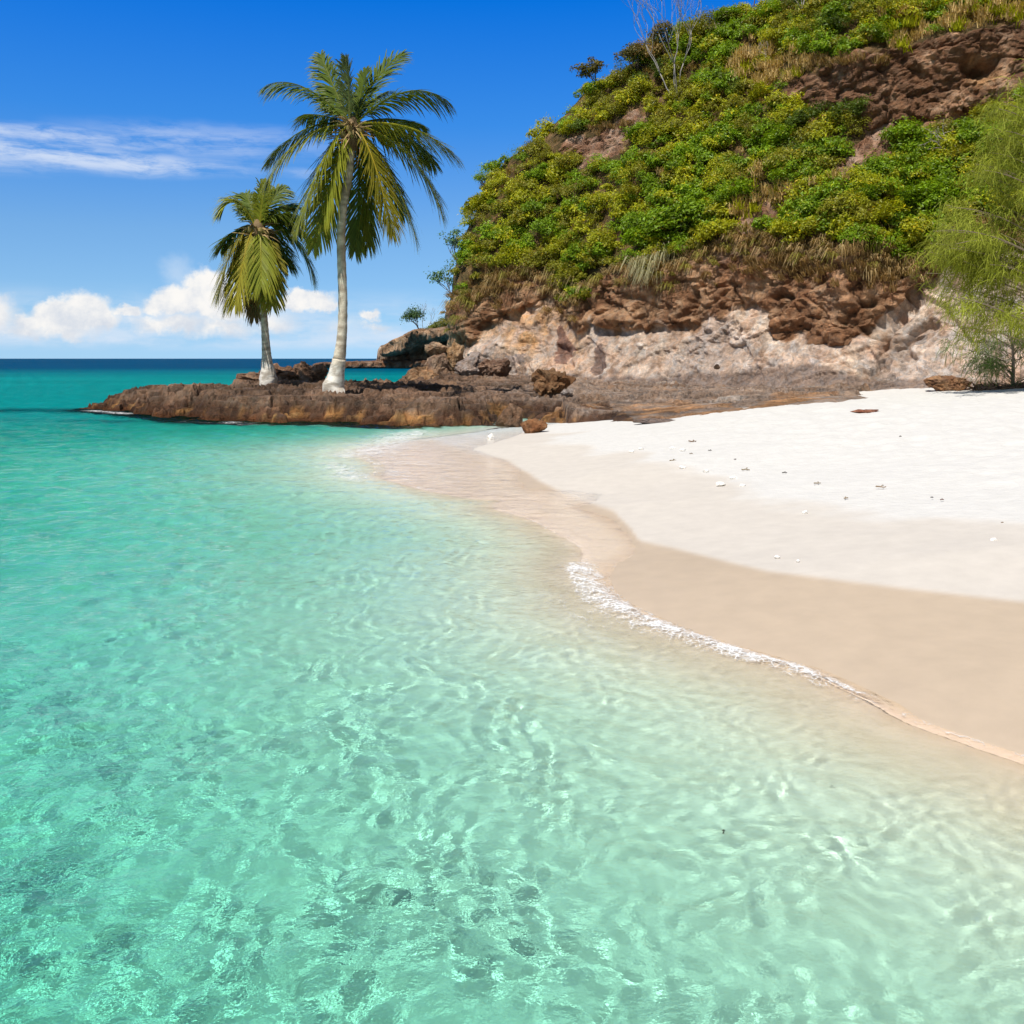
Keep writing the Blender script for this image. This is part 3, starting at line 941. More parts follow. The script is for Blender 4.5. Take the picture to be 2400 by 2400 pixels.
wob = fbm(flat, 1.1, 3).reshape(shp) * 14
Uw, Vw = Uc + wob, Vc + np.roll(wob, 57, 0)


def inpolyw(pts):
    return inside(Uw, Vw, np.array(pts, float))


bare1 = inpolyw([(1310, 352), (1340, 325), (1395, 312), (1420, 292), (1505, 262), (1520, 285), (1475, 325), (1445, 350), (1400, 395), (1370, 400), (1335, 378)])
bare2 = inpolyw([(1955, 410), (2000, 345), (2045, 305), (2100, 288), (2235, 280), (2245, 312), (2140, 330), (2075, 365), (2040, 415), (1985, 435)])
bare3 = inpolyw([(1660, 590), (1735, 520), (1800, 478), (1850, 468), (1842, 495), (1775, 560), (1730, 600), (1690, 640)])
bare4 = inpolyw([(1860, 195), (1850, 260), (1880, 262), (1900, 210)])
straw1 = inpolyw([(1710, 160), (1760, 120), (1860, 130), (1920, 150), (1850, 195), (1790, 215), (1730, 205)])
straw2 = inpolyw([(2030, 130), (2050, 100), (2150, 70), (2260, 45), (2400, 5), (2860, -140), (2860, -75), (2400, 48), (2250, 80), (2130, 100)])
straw3 = inpolyw([(1730, 470), (1770, 430), (1880, 440), (1880, 470), (1790, 485), (1740, 520)])
topband = (Vc > iT1) & (Vc < iT2) & (Uc > 1840)
veg_m = (Vc < iB) & ~topband & ~((Uc > 1880) & (Vc >= iT2) & (Vc < iT2 + 16)) & ~bare1 & ~bare2 & ~bare3 & ~bare4
rockk = np.where(veg_m, 0.25, 1.0)
for _ in range(3):
    rockk[1:-1, 1:-1] = (rockk[1:-1, 1:-1] + rockk[:-2, 1:-1] + rockk[2:, 1:-1] + rockk[1:-1, :-2] + rockk[1:-1, 2:]) / 5
lowc = sstep(Vc + fbm(flat + 12, 0.9, 4, 0.6).reshape(shp) * 16, iA - 9, iA + 9)
fS = flat * np.array([0.8, 0.8, 1.2])
g1, h1 = [q.reshape(shp) for q in facets(fS, 1.7, 2.0, 0.4)]
g2, h2 = [q.reshape(shp) for q in facets(fS, 0.72, 21.0, 0.4)]
g3, h3 = [q.reshape(shp) for q in facets(fS, 0.30, 43.0, 0.35)]
disp = fbm(flat, 2.8, 5, 0.55).reshape(shp) * 0.24
lowk = sstep(Vc, iA - 8, iA + 8)
g0, h0 = [q.reshape(shp) for q in facets(fS, 3.2, 71.0, 0.3)]
disp += g0 * 0.22 * rockk * lowk
disp += (g1 * (0.24 - 0.11 * lowk) - (0.16 - 0.06 * lowk) * (1 - sstep(h1, 0, 0.05))) * rockk
lowk = sstep(Vc, iA - 8, iA + 8)
calm = 1 - 0.82 * lowk * sstep(fbm(flat + 44, 2.0, 2).reshape(shp), -0.5, 0.1)
disp += (g2 * 0.15 - 0.07 * (1 - sstep(h2, 0, 0.07))) * rockk * calm
disp += (g3 * 0.10 - 0.03 * (1 - sstep(h3, 0, 0.09))) * rockk * calm
disp += fbm(flat, 0.38, 4, 0.62, ridged=True).reshape(shp) * 0.04 * rockk * calm
# the notch and hollow in the upper rock band, cracks in the pale face
cave = np.exp(-(((Uc - 2300) / 36) ** 2 + ((Vc - 158) / 22) ** 2)) * 1.1
cave += np.exp(-(((Uc - 2268) / 20) ** 2 + ((Vc - 150) / 10) ** 2)) * 0.8
disp -= cave
for (ua, va, ub, vb, wd, dp) in [(1310, 800, 1340, 860, 9, .30), (1345, 818, 1395, 790, 5, .25), (1395, 845, 1405, 870, 18, .35), (2050, 805, 2140, 695, 13, .55), (2140, 695, 2185, 668, 9, .4), (2105, 800, 2190, 760, 8, .35),
                                 (1820, 700, 1850, 690, 8, .5), (2015, 712, 2045, 710, 10, .5), (1850, 780, 1880, 770, 12, .4), (1640, 790, 1760, 735, 4, .22), (1480, 700, 1560, 720, 8, .25), (1655, 668, 1625, 720, 8, .35),
                                 (1580, 740, 1640, 735, 6, .25), (1120, 770, 1200, 740, 9, .35)]:
    P = np.array([(ua, va), (ub, vb)], float)
    disp -= dp * np.exp(-(polydist(Uw, Vw, P) / wd) ** 2)
for (uc, vc, hw, hh, dp) in [(1140, 745, 28, 24, .30), (1090, 775, 26, 26, .45), (1075, 735, 34, 22, .4), (1430, 750, 46, 20, .35), (1240, 690, 30, 22, .35), (1900, 830, 40, 26, .25), (1180, 835, 60, 22, .35), (2230, 655, 22, 18, .5), (1760, 640, 40, 30, .3), (1960, 690, 60, 30, .3)]:
    disp += dp * np.exp(-(((Uw - uc) / hw) ** 2 + ((Vw - vc) / hh) ** 2) ** 1.5)
edge_soft = np.concatenate([np.full((shp[0], NB), 0.6), np.broadcast_to(0.6 + 0.4 * np.linspace(0, 1, NF)[None, :] ** 0.3, (shp[0], NF))], 1)
col_var = (1 + 0.20 * g1 + 0.20 * g2 + 0.14 * g3)
disp[1:-1, 1:-1] = (disp[1:-1, 1:-1] * 4 + disp[:-2, 1:-1] + disp[2:, 1:-1] + disp[1:-1, :-2] + disp[1:-1, 2:]) / 8
Pd = Pc + Nc * (disp * edge_soft)[..., None]
# albedo of the face
f1 = fbm(flat, 2.4, 4).reshape(shp)
f2 = fbm(flat + 20, 0.8, 4).reshape(shp)
brown = lerp3((0.27, 0.145, 0.08), (0.52, 0.335, 0.21), sstep(f2 + 0.4 * f1, -0.5, 0.6))
pale = lerp3((0.62, 0.47, 0.375), (0.80, 0.69, 0.60), sstep(f2, -0.4, 0.5))
ora = np.exp(-(((Uw - 1245) / 120) ** 2 + ((Vw - 765) / 75) ** 2) ** 2) * 1.0
ora = np.maximum(ora, np.exp(-(((Uw - 1320) / 60) ** 2 + ((Vw - 840) / 60) ** 2) ** 2) * 0.7)
ora = ora * sstep(f2 + 0.5, 0.0, 0.8)
pale = lerp3(pale, (0.66, 0.40, 0.20), np.clip(ora, 0, 1))
pink = sstep(fbm(flat + 33, 1.5, 4).reshape(shp), 0.05, 0.45)
pale = lerp3(pale, (0.62, 0.43, 0.36), pink * 0.30)
gre = sstep(f1 + 0.5 * f2 + 0.45 * sstep(Uc, 1900, 2150), 0.10, 0.6)
pale = lerp3(pale, (0.62, 0.54, 0.50), gre * 0.7)
stain = sstep(fbm(flat * np.array([1, 1, 0.6]) + 90, 0.55, 4).reshape(shp), 0.30, 0.62)
pale = lerp3(pale, (0.32, 0.20, 0.13), stain * 0.55)
foot = sstep(Vc + 0.4 * wob, np.interp(Uc, [1040, 1200, 1400, 1500, 1700, 1900, 2060, 2400], [840, 872, 880, 884, 868, 862, 880, 900]) - 4, np.interp(Uc, [1040, 1200, 1400, 1500, 1700, 1900, 2060, 2400], [840, 872, 880, 884, 868, 862, 880, 900]) + 8)
pale = lerp3(pale, (0.33, 0.26, 0.225), foot)
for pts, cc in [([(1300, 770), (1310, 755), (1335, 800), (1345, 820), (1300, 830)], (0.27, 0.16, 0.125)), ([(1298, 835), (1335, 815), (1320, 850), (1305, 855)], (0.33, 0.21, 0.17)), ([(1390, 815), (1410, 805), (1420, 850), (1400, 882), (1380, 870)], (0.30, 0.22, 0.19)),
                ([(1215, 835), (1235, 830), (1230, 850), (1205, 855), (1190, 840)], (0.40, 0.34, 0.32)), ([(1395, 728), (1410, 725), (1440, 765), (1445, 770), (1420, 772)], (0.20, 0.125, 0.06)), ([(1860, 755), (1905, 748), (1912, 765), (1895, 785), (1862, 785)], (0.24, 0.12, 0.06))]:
    pm = inside(Uc + wob * 0.3, Vc, np.array(pts, float))  # the first two wedges put a crack's shadow into the face colour
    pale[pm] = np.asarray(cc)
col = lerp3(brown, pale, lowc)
upper = (0.235, 0.115, 0.065)
tb = lerp3((0.22, 0.12, 0.07), (0.54, 0.35, 0.23), sstep(f2 + 0.5 * f1 - 0.1, -0.2, 0.8))
col[topband] = tb[topband]
bm = bare1 | bare2 | bare3 | bare4
col[bm] = lerp3((0.30, 0.17, 0.11), (0.48, 0.33, 0.25), sstep(f2, -0.3, 0.5))[bm]
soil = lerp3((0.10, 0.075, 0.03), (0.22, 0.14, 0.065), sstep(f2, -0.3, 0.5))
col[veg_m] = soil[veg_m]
col = col * np.where(veg_m, 1.0, np.clip(col_var, 0.6, 1.4))[..., None]
hol = np.clip(np.exp(-(((Uc - 2305) / 34) ** 2 + ((Vc - 178) / 20) ** 2)) * 1.3, 0, 1)
col = lerp3(col, (0.50, 0.30, 0.155), hol)
me = make_mesh('cliff', Pd.reshape(-1, 3), gridfaces(*shp), False, col.reshape(-1, 3))
tag(link('cliff', me, M_rock), kind='structure')


def on_cliff(u, v):
    """index of the cliff vertex seen at (u, v)"""
    r = int(round((930.0 - v) / 2.7))
    r = min(max(r, 0), shp[0] - 1)
    c = NB + int(np.argmin(np.abs(Uf[r] - u)))
    return Pd[r, c], Nc[r, c], (r, c)


# ------------------------------------------------------------------ the far headland: reef flat and an overhanging ledge of rock
def profile_rock(name, upper, lower, Y0, depth, seed, amp, col0, col1, nx=260, na=70, mat=None):
    """a long rock whose crest and foot follow two lines of (u, v) at depth Y0, rounded through its thickness"""
    uu = np.linspace(upper[0][0], upper[-1][0], nx)
    zt = np.interp(uu, *np.array(upper).T)
    zb = np.interp(uu, *np.array(lower).T)
    th = np.linspace(0, 2 * np.pi, na, endpoint=False)
    e = 0.45
    cx = np.sign(np.cos(th)) * np.abs(np.cos(th)) ** e
    sx = np.sign(np.sin(th)) * np.abs(np.sin(th)) ** e
    endk = np.clip(np.minimum(np.arange(nx), np.arange(nx)[::-1]) / (nx * 0.06), 0.02, 1) ** 0.5
    mid, half = (zt + zb) / 2, (zb - zt) / 2 * endk
    vv = mid[:, None] - half[:, None] * sx[None, :]
    Yv = Y0 - cx[None, :] * depth / 2 * endk[:, None]
    Xv = (uu[:, None] - 1200) / FOC * Y0 + 0 * Yv
    Zv = EYE + (HOR - vv) / FOC * Y0
    P = np.stack([Xv, Yv, Zv], -1)
    fl = P.reshape(-1, 3)
    n = fbm(fl + seed, amp * 5, 4, 0.55) * amp + facets(fl, amp * 4, seed)[0] * amp * 0.9 + facets(fl, amp * 1.6, seed + 9)[0] * amp * 0.45
    ctr = np.stack([Xv * 0 + Xv.mean(1, keepdims=True), 0 * Yv + Y0, 0 * Zv + (EYE + (HOR - mid[:, None]) / FOC * Y0)], -1).reshape(-1, 3)
    nd = fl - ctr
    nd /= np.linalg.norm(nd, axis=1)[:, None] + 1e-6
    fl = fl + nd * n[:, None]
    i = np.arange(nx * na).reshape(nx, na)
    j = np.roll(i, -1, 1)
    F = np.stack([i[:-1], i[1:], j[1:], j[:-1]], -1).reshape(-1, 4)
    c = lerp3(col0, col1, sstep(fbm(fl + seed, amp * 2.5, 4), -0.3, 0.5))
    return fl, F, c


mb = MB()
YH = 186.0
mb.add(*profile_rock('reef', [(735, 850), (800, 848), (880, 846), (1000, 842), (1120, 842)], [(735, 863), (800, 864), (880, 864), (1000, 866), (1120, 868)], YH, 14, 3, 0.35, (0.24, 0.125, 0.07), (0.34, 0.24, 0.18)))
mb.add(*profile_rock('base', [(884, 843), (895, 812), (930, 800), (950, 806), (1000, 806), (1060, 790), (1140, 760)], [(884, 853), (950, 853), (1000, 852), (1060, 850), (1140, 850)], YH + 7, 12, 8, 0.6, (0.46, 0.33, 0.23), (0.70, 0.56, 0.44)))
mb.add(*profile_rock('roof', [(893, 818), (905, 812), (925, 800), (945, 790), (975, 776), (1010, 774), (1045, 768), (1140, 730)], [(893, 836), (920, 834), (950, 830), (985, 812), (1010, 806), (1045, 800), (1140, 790)], YH - 1, 16, 12, 0.8, (0.38, 0.25, 0.16), (0.60, 0.43, 0.29)))
me = mb.mesh('headland')
tag(link('headland', me, M_far_rock), kind='structure')


# ------------------------------------------------------------------ boulders
def boulder_mesh(name, seed, size, c0, c1, cuts=16, amp=0.10, sub=5):
    import bmesh
    bm = bmesh.new()
    bmesh.ops.create_icosphere(bm, subdivisions=sub, radius=1.0)
    V = np.array([v.co[:] for v in bm.verts])
    F = np.array([[v.index for v in f.verts] for f in bm.faces])
    bm.free()
    r = np.random.default_rng(seed)
    for _ in range(cuts):
        n = r.normal(size=3)
        n /= np.linalg.norm(n)
        h = r.uniform(0.55, 0.85)
        dpt = V @ n - h
        V = V - np.outer(np.maximum(dpt, 0) * 0.92, n)
    V = V * np.asarray(size) / 2 / np.abs(V).max(axis=0)
    s = float(np.mean(size))
    nn = V / (np.linalg.norm(V, axis=1)[:, None] + 1e-6)
    V = V + nn * (fbm(V + seed, s * 0.45, 4, 0.55) * amp * s * 0.6 + facets(V, s * 0.42, seed)[0] * amp * s * 0.75 + facets(V, s * 0.17, seed + 5.0)[0] * amp * s * 0.30)[:, None]
    col = lerp3(c0, c1, sstep(fbm(V + seed, s * 0.35, 4), -0.4, 0.5))
    return make_mesh(name, V, F, False, col)


M_coral, t = new_mat('coral')
t.n('ShaderNodeOutputMaterial', {0: t.n('ShaderNodeBsdfDiffuse', {'Color': t.n('ShaderNodeAttribute', attribute_name='Col').outputs['Color']}).outputs[0]})


def boulder(label, u, v, wpx, hpx, seed, c0, c1, Yd=None, depth=0.8, group=None, name='boulder', rot=0.0, amp=0.10, sub=5, sink=0.28, cat='boulder'):
    """v is where the stone meets the ground"""
    g = on_ground(u, v) if Yd is None else world_at(u, v, Yd)
    sc_ = g[1] / FOC
    wd, ht = wpx * sc_, hpx * sc_
    me_ = boulder_mesh(name, seed, (wd, wd * depth, ht * (1 + sink)), c0, c1, amp=amp, sub=sub)
    o = link(name, me_, M_coral if name == 'coral_piece' else M_rock)
    o.location = (g[0], g[1], g[2] + ht * 0.5 * (1 - sink))
    o.rotation_euler = (0, 0, rot)
    tag(o, label, cat, group)
    return o


B1, B2 = (0.24, 0.13, 0.075), (0.42, 0.25, 0.14)
boulder('orange brown craggy boulder on the grey rock shelf below the pale cliff', 1292, 922, 86, 42, 1, (0.24, 0.13, 0.065), (0.38, 0.23, 0.125), amp=0.18, sink=0.5)
boulder('flat lilac grey stone beside the orange brown boulder', 1332, 926, 34, 15, 2, (0.40, 0.35, 0.33), (0.50, 0.45, 0.43))
boulder('low tan boulder at the back edge of the rock shelf above the turquoise channel', 993, 898, 84, 36, 3, (0.38, 0.22, 0.12), (0.54, 0.36, 0.22), Yd=41.5)
boulder('blocky brown boulder stacked against the cliff foot behind the tan boulder', 1022, 886, 72, 66, 4, (0.26, 0.17, 0.12), (0.44, 0.31, 0.22), Yd=44)
boulder('square topped brown rock under the far ledge at the cliff foot', 1020, 830, 66, 26, 5, (0.36, 0.24, 0.16), (0.52, 0.38, 0.26), Yd=45)
boulder('pointed ochre boulder standing against the cliff foot', 1066, 858, 46, 60, 6, (0.46, 0.29, 0.15), (0.60, 0.42, 0.26), Yd=44.6, amp=0.15)
boulder('sloping lilac grey slab leaning on the cliff foot', 1110, 884, 128, 56, 7, (0.36, 0.29, 0.26), (0.46, 0.39, 0.36), Yd=43.6, depth=0.6)
boulder('dark brown pitted boulder on the lilac grey slab', 1156, 882, 74, 40, 8, (0.20, 0.12, 0.085), (0.36, 0.25, 0.19), Yd=42.6, amp=0.16)
boulder('small dark stone at the base of the pale orange cliff face', 1279, 884, 24, 14, 9, (0.16, 0.10, 0.07), (0.28, 0.18, 0.12), Yd=42)
boulder('reddish brown rock lying alone on the sand at the edge of the wet beach', 1251, 1015, 64, 33, 10, (0.30, 0.14, 0.065), (0.42, 0.22, 0.11), depth=0.75, amp=0.08)
boulder('rounded dark brown end boulder of the rock shelf next to the sand', 1196, 1000, 64, 54, 11, (0.20, 0.12, 0.075), (0.34, 0.215, 0.14), depth=0.8)
boulder('orange brown slab shaped boulder at the foot of the cliff by the sapling', 2226, 913, 118, 36, 12, (0.32, 0.18, 0.11), (0.52, 0.30, 0.16), Yd=28.6, amp=0.12)
boulder('small brown stone between the slab boulder and the sapling', 2300, 908, 40, 14, 13, (0.28, 0.17, 0.12), (0.42, 0.28, 0.2), Yd=28.6)
boulder('long brown boulder behind the small palm', 655, 892, 96, 34, 14, (0.22, 0.13, 0.085), (0.38, 0.245, 0.165), Yd=36.5, amp=0.16)
boulder('jagged brown boulder between the two palms', 722, 892, 80, 44, 15, (0.22, 0.13, 0.085), (0.40, 0.26, 0.18), Yd=36.8, amp=0.22)
boulder('low rounded brown boulder on the seaward side of the small palm', 590, 894, 70, 22, 16, (0.25, 0.15, 0.10), (0.38, 0.25, 0.17), Yd=36.2)
boulder('dark round stone at the bottom of the pale cliff face', 1681, 865, 16, 11, 17, (0.10, 0.07, 0.05), (0.2, 0.14, 0.1), Yd=37.2, sub=3)
boulder('thin grey slab lying half buried in the sand', 1535, 991, 110, 9, 18, (0.28, 0.22, 0.2), (0.36, 0.29, 0.26), depth=0.7, sub=4)
boulder('flat reddish stone lying alone on the white sand', 2027, 967, 66, 7, 19, (0.36, 0.15, 0.10), (0.46, 0.24, 0.17), depth=0.5, sub=4)

# coral pieces and drift litter along the high water line
for i, (u, v, wp, hp) in enumerate([(1150, 1030, 18, 13), (1687, 1140, 32, 10), (1822, 1309, 15, 8), (1870, 1317, 12, 6), (1888, 1205, 14, 8), (2328, 1272, 18, 9), (1600, 1100, 22, 7), (1575, 1054, 14, 6), (1740, 1140, 16, 6), (1655, 1107, 18, 6), (1720, 1122, 20, 6), (1600, 1058, 20, 6), (1480, 1062, 13, 6), (1502, 1054, 16, 5)]):
    named = {0: 'white coral lump on the wet sand near the rock shelf', 1: 'largest white coral piece on the damp sand', 2: 'white shell with a brown tip on the damp sand'}
    boulder(named.get(i, 'small white coral piece scattered on the pale sand'), u, v, wp, hp, 40 + i, (0.80, 0.76, 0.70), (0.88, 0.86, 0.82), depth=0.8, name='coral_piece', sub=3, group=None if i in named else 'small coral pieces on the sand', cat='coral', rot=i * 1.3)


def twig(label, u, v, wpx, seed, col_, group=None):
    g = on_ground(u, v)
    s = g[1] / FOC * wpx
    r = np.random.default_rng(seed)
    m = MB()
    n = 7
    pts = np.stack([np.linspace(-s / 2, s / 2, n), r.normal(0, s * 0.12, n), 0.012 + np.abs(r.normal(0, s * 0.05, n))], -1)
    m.tube(pts, np.linspace(0.05, 0.02, n) * s + 0.004, 6, col_)
    m.tube(np.stack([pts[3], pts[3] + [s * 0.15, s * 0.2, s * 0.18], pts[3] + [s * 0.22, s * 0.35, s * 0.1]]), 0.02 * s + 0.003, 5, col_)
    o = link('twig', m.mesh('twig'), M_bark)
    o.location = (g[0], g[1], g[2])
    o.rotation_euler = (0, 0, r.uniform(-0.4, 0.4))
    tag(o, label, 'twig', group)


TW = [(1624, 1037, 18, (0.20, 0.11, 0.05)), (1664, 1058, 8, (0.04, 0.03, 0.02)), (1577, 1081, 15, (0.22, 0.16, 0.09)), (1748, 1104, 18, (0.24, 0.18, 0.10)), (1839, 1112, 11, (0.05, 0.04, 0.03)), (1723, 1080, 6, (0.1, 0.07, 0.05)),
      (1915, 1135, 18, (0.35, 0.27, 0.18)), (2065, 1145, 22, (0.3, 0.22, 0.15)), (2110, 1026, 6, (0.05, 0.04, 0.03)), (2184, 1169, 6, (0.04, 0.03, 0.03)), (2208, 1174, 9, (0.18, 0.10, 0.08)), (1983, 1172, 14, (0.3, 0.22, 0.14)), (2350, 1229, 6, (0.2, 0.14, 0.09)), (1620, 1066, 7, (0.2, 0.14, 0.08)), (1658, 1108, 7, (0.2, 0.14, 0.08))]
for i, (u, v, wp, cc) in enumerate(TW):
    named = {0: 'brown curled husk scrap nearest the rocks on the drift line', 4: 'black twig lying alone on the white sand', 7: 'longest bleached brown stick on the drift line'}
    twig(named.get(i, 'tiny brown drift twig on the pale sand'), u, v, wp, 90 + i, cc, None if i in named else 'drift twigs on the sand')

# ------------------------------------------------------------------ coconut palms
def bez(p0, p1, p2, n):
    t = np.linspace(0, 1, n)[:, None]
    return (1 - t) ** 2 * p0 + 2 * t * (1 - t) * p1 + t * t * p2


def frond_mesh(name, p0, p1, p2, seed, c_leaf, c_tip, leaf=0.95, pairs=90, roll=0.0, droop=0.55, wid=0.057, hang=0.50):
    r = np.random.default_rng(seed)
    m = MB()
    R = bez(p0, p1, p2, 26)
    m.tube(R, np.linspace(0.036, 0.007, 26), 5, np.asarray(c_leaf) * np.array([1.5, 1.25, 1.0]))
    seg = R[1:] - R[:-1]
    ln = np.concatenate([[0], np.cumsum(np.linalg.norm(seg, axis=1))])
    ts = np.linspace(0.13, 0.995, pairs)
    tot = ln[-1]
    B = np.stack([np.interp(ts * tot, ln, R[:, k_]) for k_ in range(3)], -1)
    T = np.stack([np.interp(ts * tot, ln, np.gradient(R, axis=0)[:, k_]) for k_ in range(3)], -1)
    T /= np.linalg.norm(T, axis=1)[:, None]
    zup = np.array([0, 0, 1.0])
    # sideways axis: level when the frond runs out, towards the viewer's plane when it stands or hangs
    side0 = np.cross(T[0], zup)
    if np.linalg.norm(side0) < 0.35:
        side0 = np.cross(T[0], np.array([0.15, -1.0, 0.1]))
    Vs, Fs, Cs = [], [], []
    for k_ in range(pairs):
        t_ = T[k_]
        s_ = side0 - t_ * (side0 @ t_)
        s_ /= np.linalg.norm(s_) + 1e-9
        u_ = np.cross(s_, t_)
        s_, u_ = s_ * math.cos(roll) + u_ * math.sin(roll), u_ * math.cos(roll) - s_ * math.sin(roll)
        x = ts[k_]
        L = leaf * (0.16 + 1.0 * math.sin(math.pi * min(1, 0.06 + x * 0.80)) ** 0.9) * (1 - 0.35 * max(0, x - 0.75) / 0.25)
        for sg in (-1, 1):
            if r.random() < 0.05:
                continue
            hg = hang * (1 - abs(t_[2])) * r.uniform(0.7, 1.25)
            d = s_ * sg * (0.85 - 0.40 * x) * (1 - 0.45 * hg) + t_ * (0.55 + 0.55 * x) + u_ * r.uniform(0.0, 0.25) + r.normal(0, 0.08, 3) - zup * hg
            d /= np.linalg.norm(d)
            l_ = L * r.uniform(0.82, 1.1)
            dr = droop * r.uniform(0.6, 1.35)
            b0 = B[k_]
            b1 = b0 + d * l_ * 0.45 - zup * dr * l_ * 0.12
            b2 = b0 + d * l_ * 0.80 - zup * dr * l_ * 0.42
            b3 = b0 + d * l_ * 0.98 - zup * dr * l_ * 0.72
            wv_ = np.cross(d, u_)
            wv_ = wv_ / (np.linalg.norm(wv_) + 1e-9) * 0.8 + t_ * 0.2
            w_ = wid * r.uniform(0.8, 1.15) / 2
            o = len(Vs)
            Vs += [b0 - wv_ * w_ * 0.6, b0 + wv_ * w_ * 0.6, b1 - wv_ * w_, b1 + wv_ * w_, b2 - wv_ * w_ * 0.7, b2 + wv_ * w_ * 0.7, b3 - wv_ * w_ * 0.1, b3 + wv_ * w_ * 0.1]
            Fs += [[o, o + 1, o + 3, o + 2], [o + 2, o + 3, o + 5, o + 4], [o + 4, o + 5, o + 7, o + 6]]
            cc = np.asarray(c_leaf) * r.uniform(0.75, 1.25)
            tipc = cc * 0.45 + np.asarray(c_tip) * 0.55 * r.uniform(0.7, 1.2)
            Cs += [cc, cc, cc, cc, cc * 0.6 + tipc * 0.4, cc * 0.6 + tipc * 0.4, tipc, tipc]
    m.add(np.array(Vs), np.array(Fs), np.array(Cs))
    return m.mesh(name, False)


PALM_C = {'g': ((0.120, 0.170, 0.022), (0.26, 0.265, 0.040)), 'y': ((0.25, 0.275, 0.030), (0.44, 0.39, 0.045)), 'Y': ((0.30, 0.27, 0.03), (0.42, 0.33, 0.05)),
          'b': ((0.22, 0.15, 0.06), (0.28, 0.16, 0.07)), 'B': ((0.22, 0.13, 0.065), (0.28, 0.17, 0.08)), 'p': ((0.15, 0.19, 0.06), (0.34, 0.36, 0.22))}


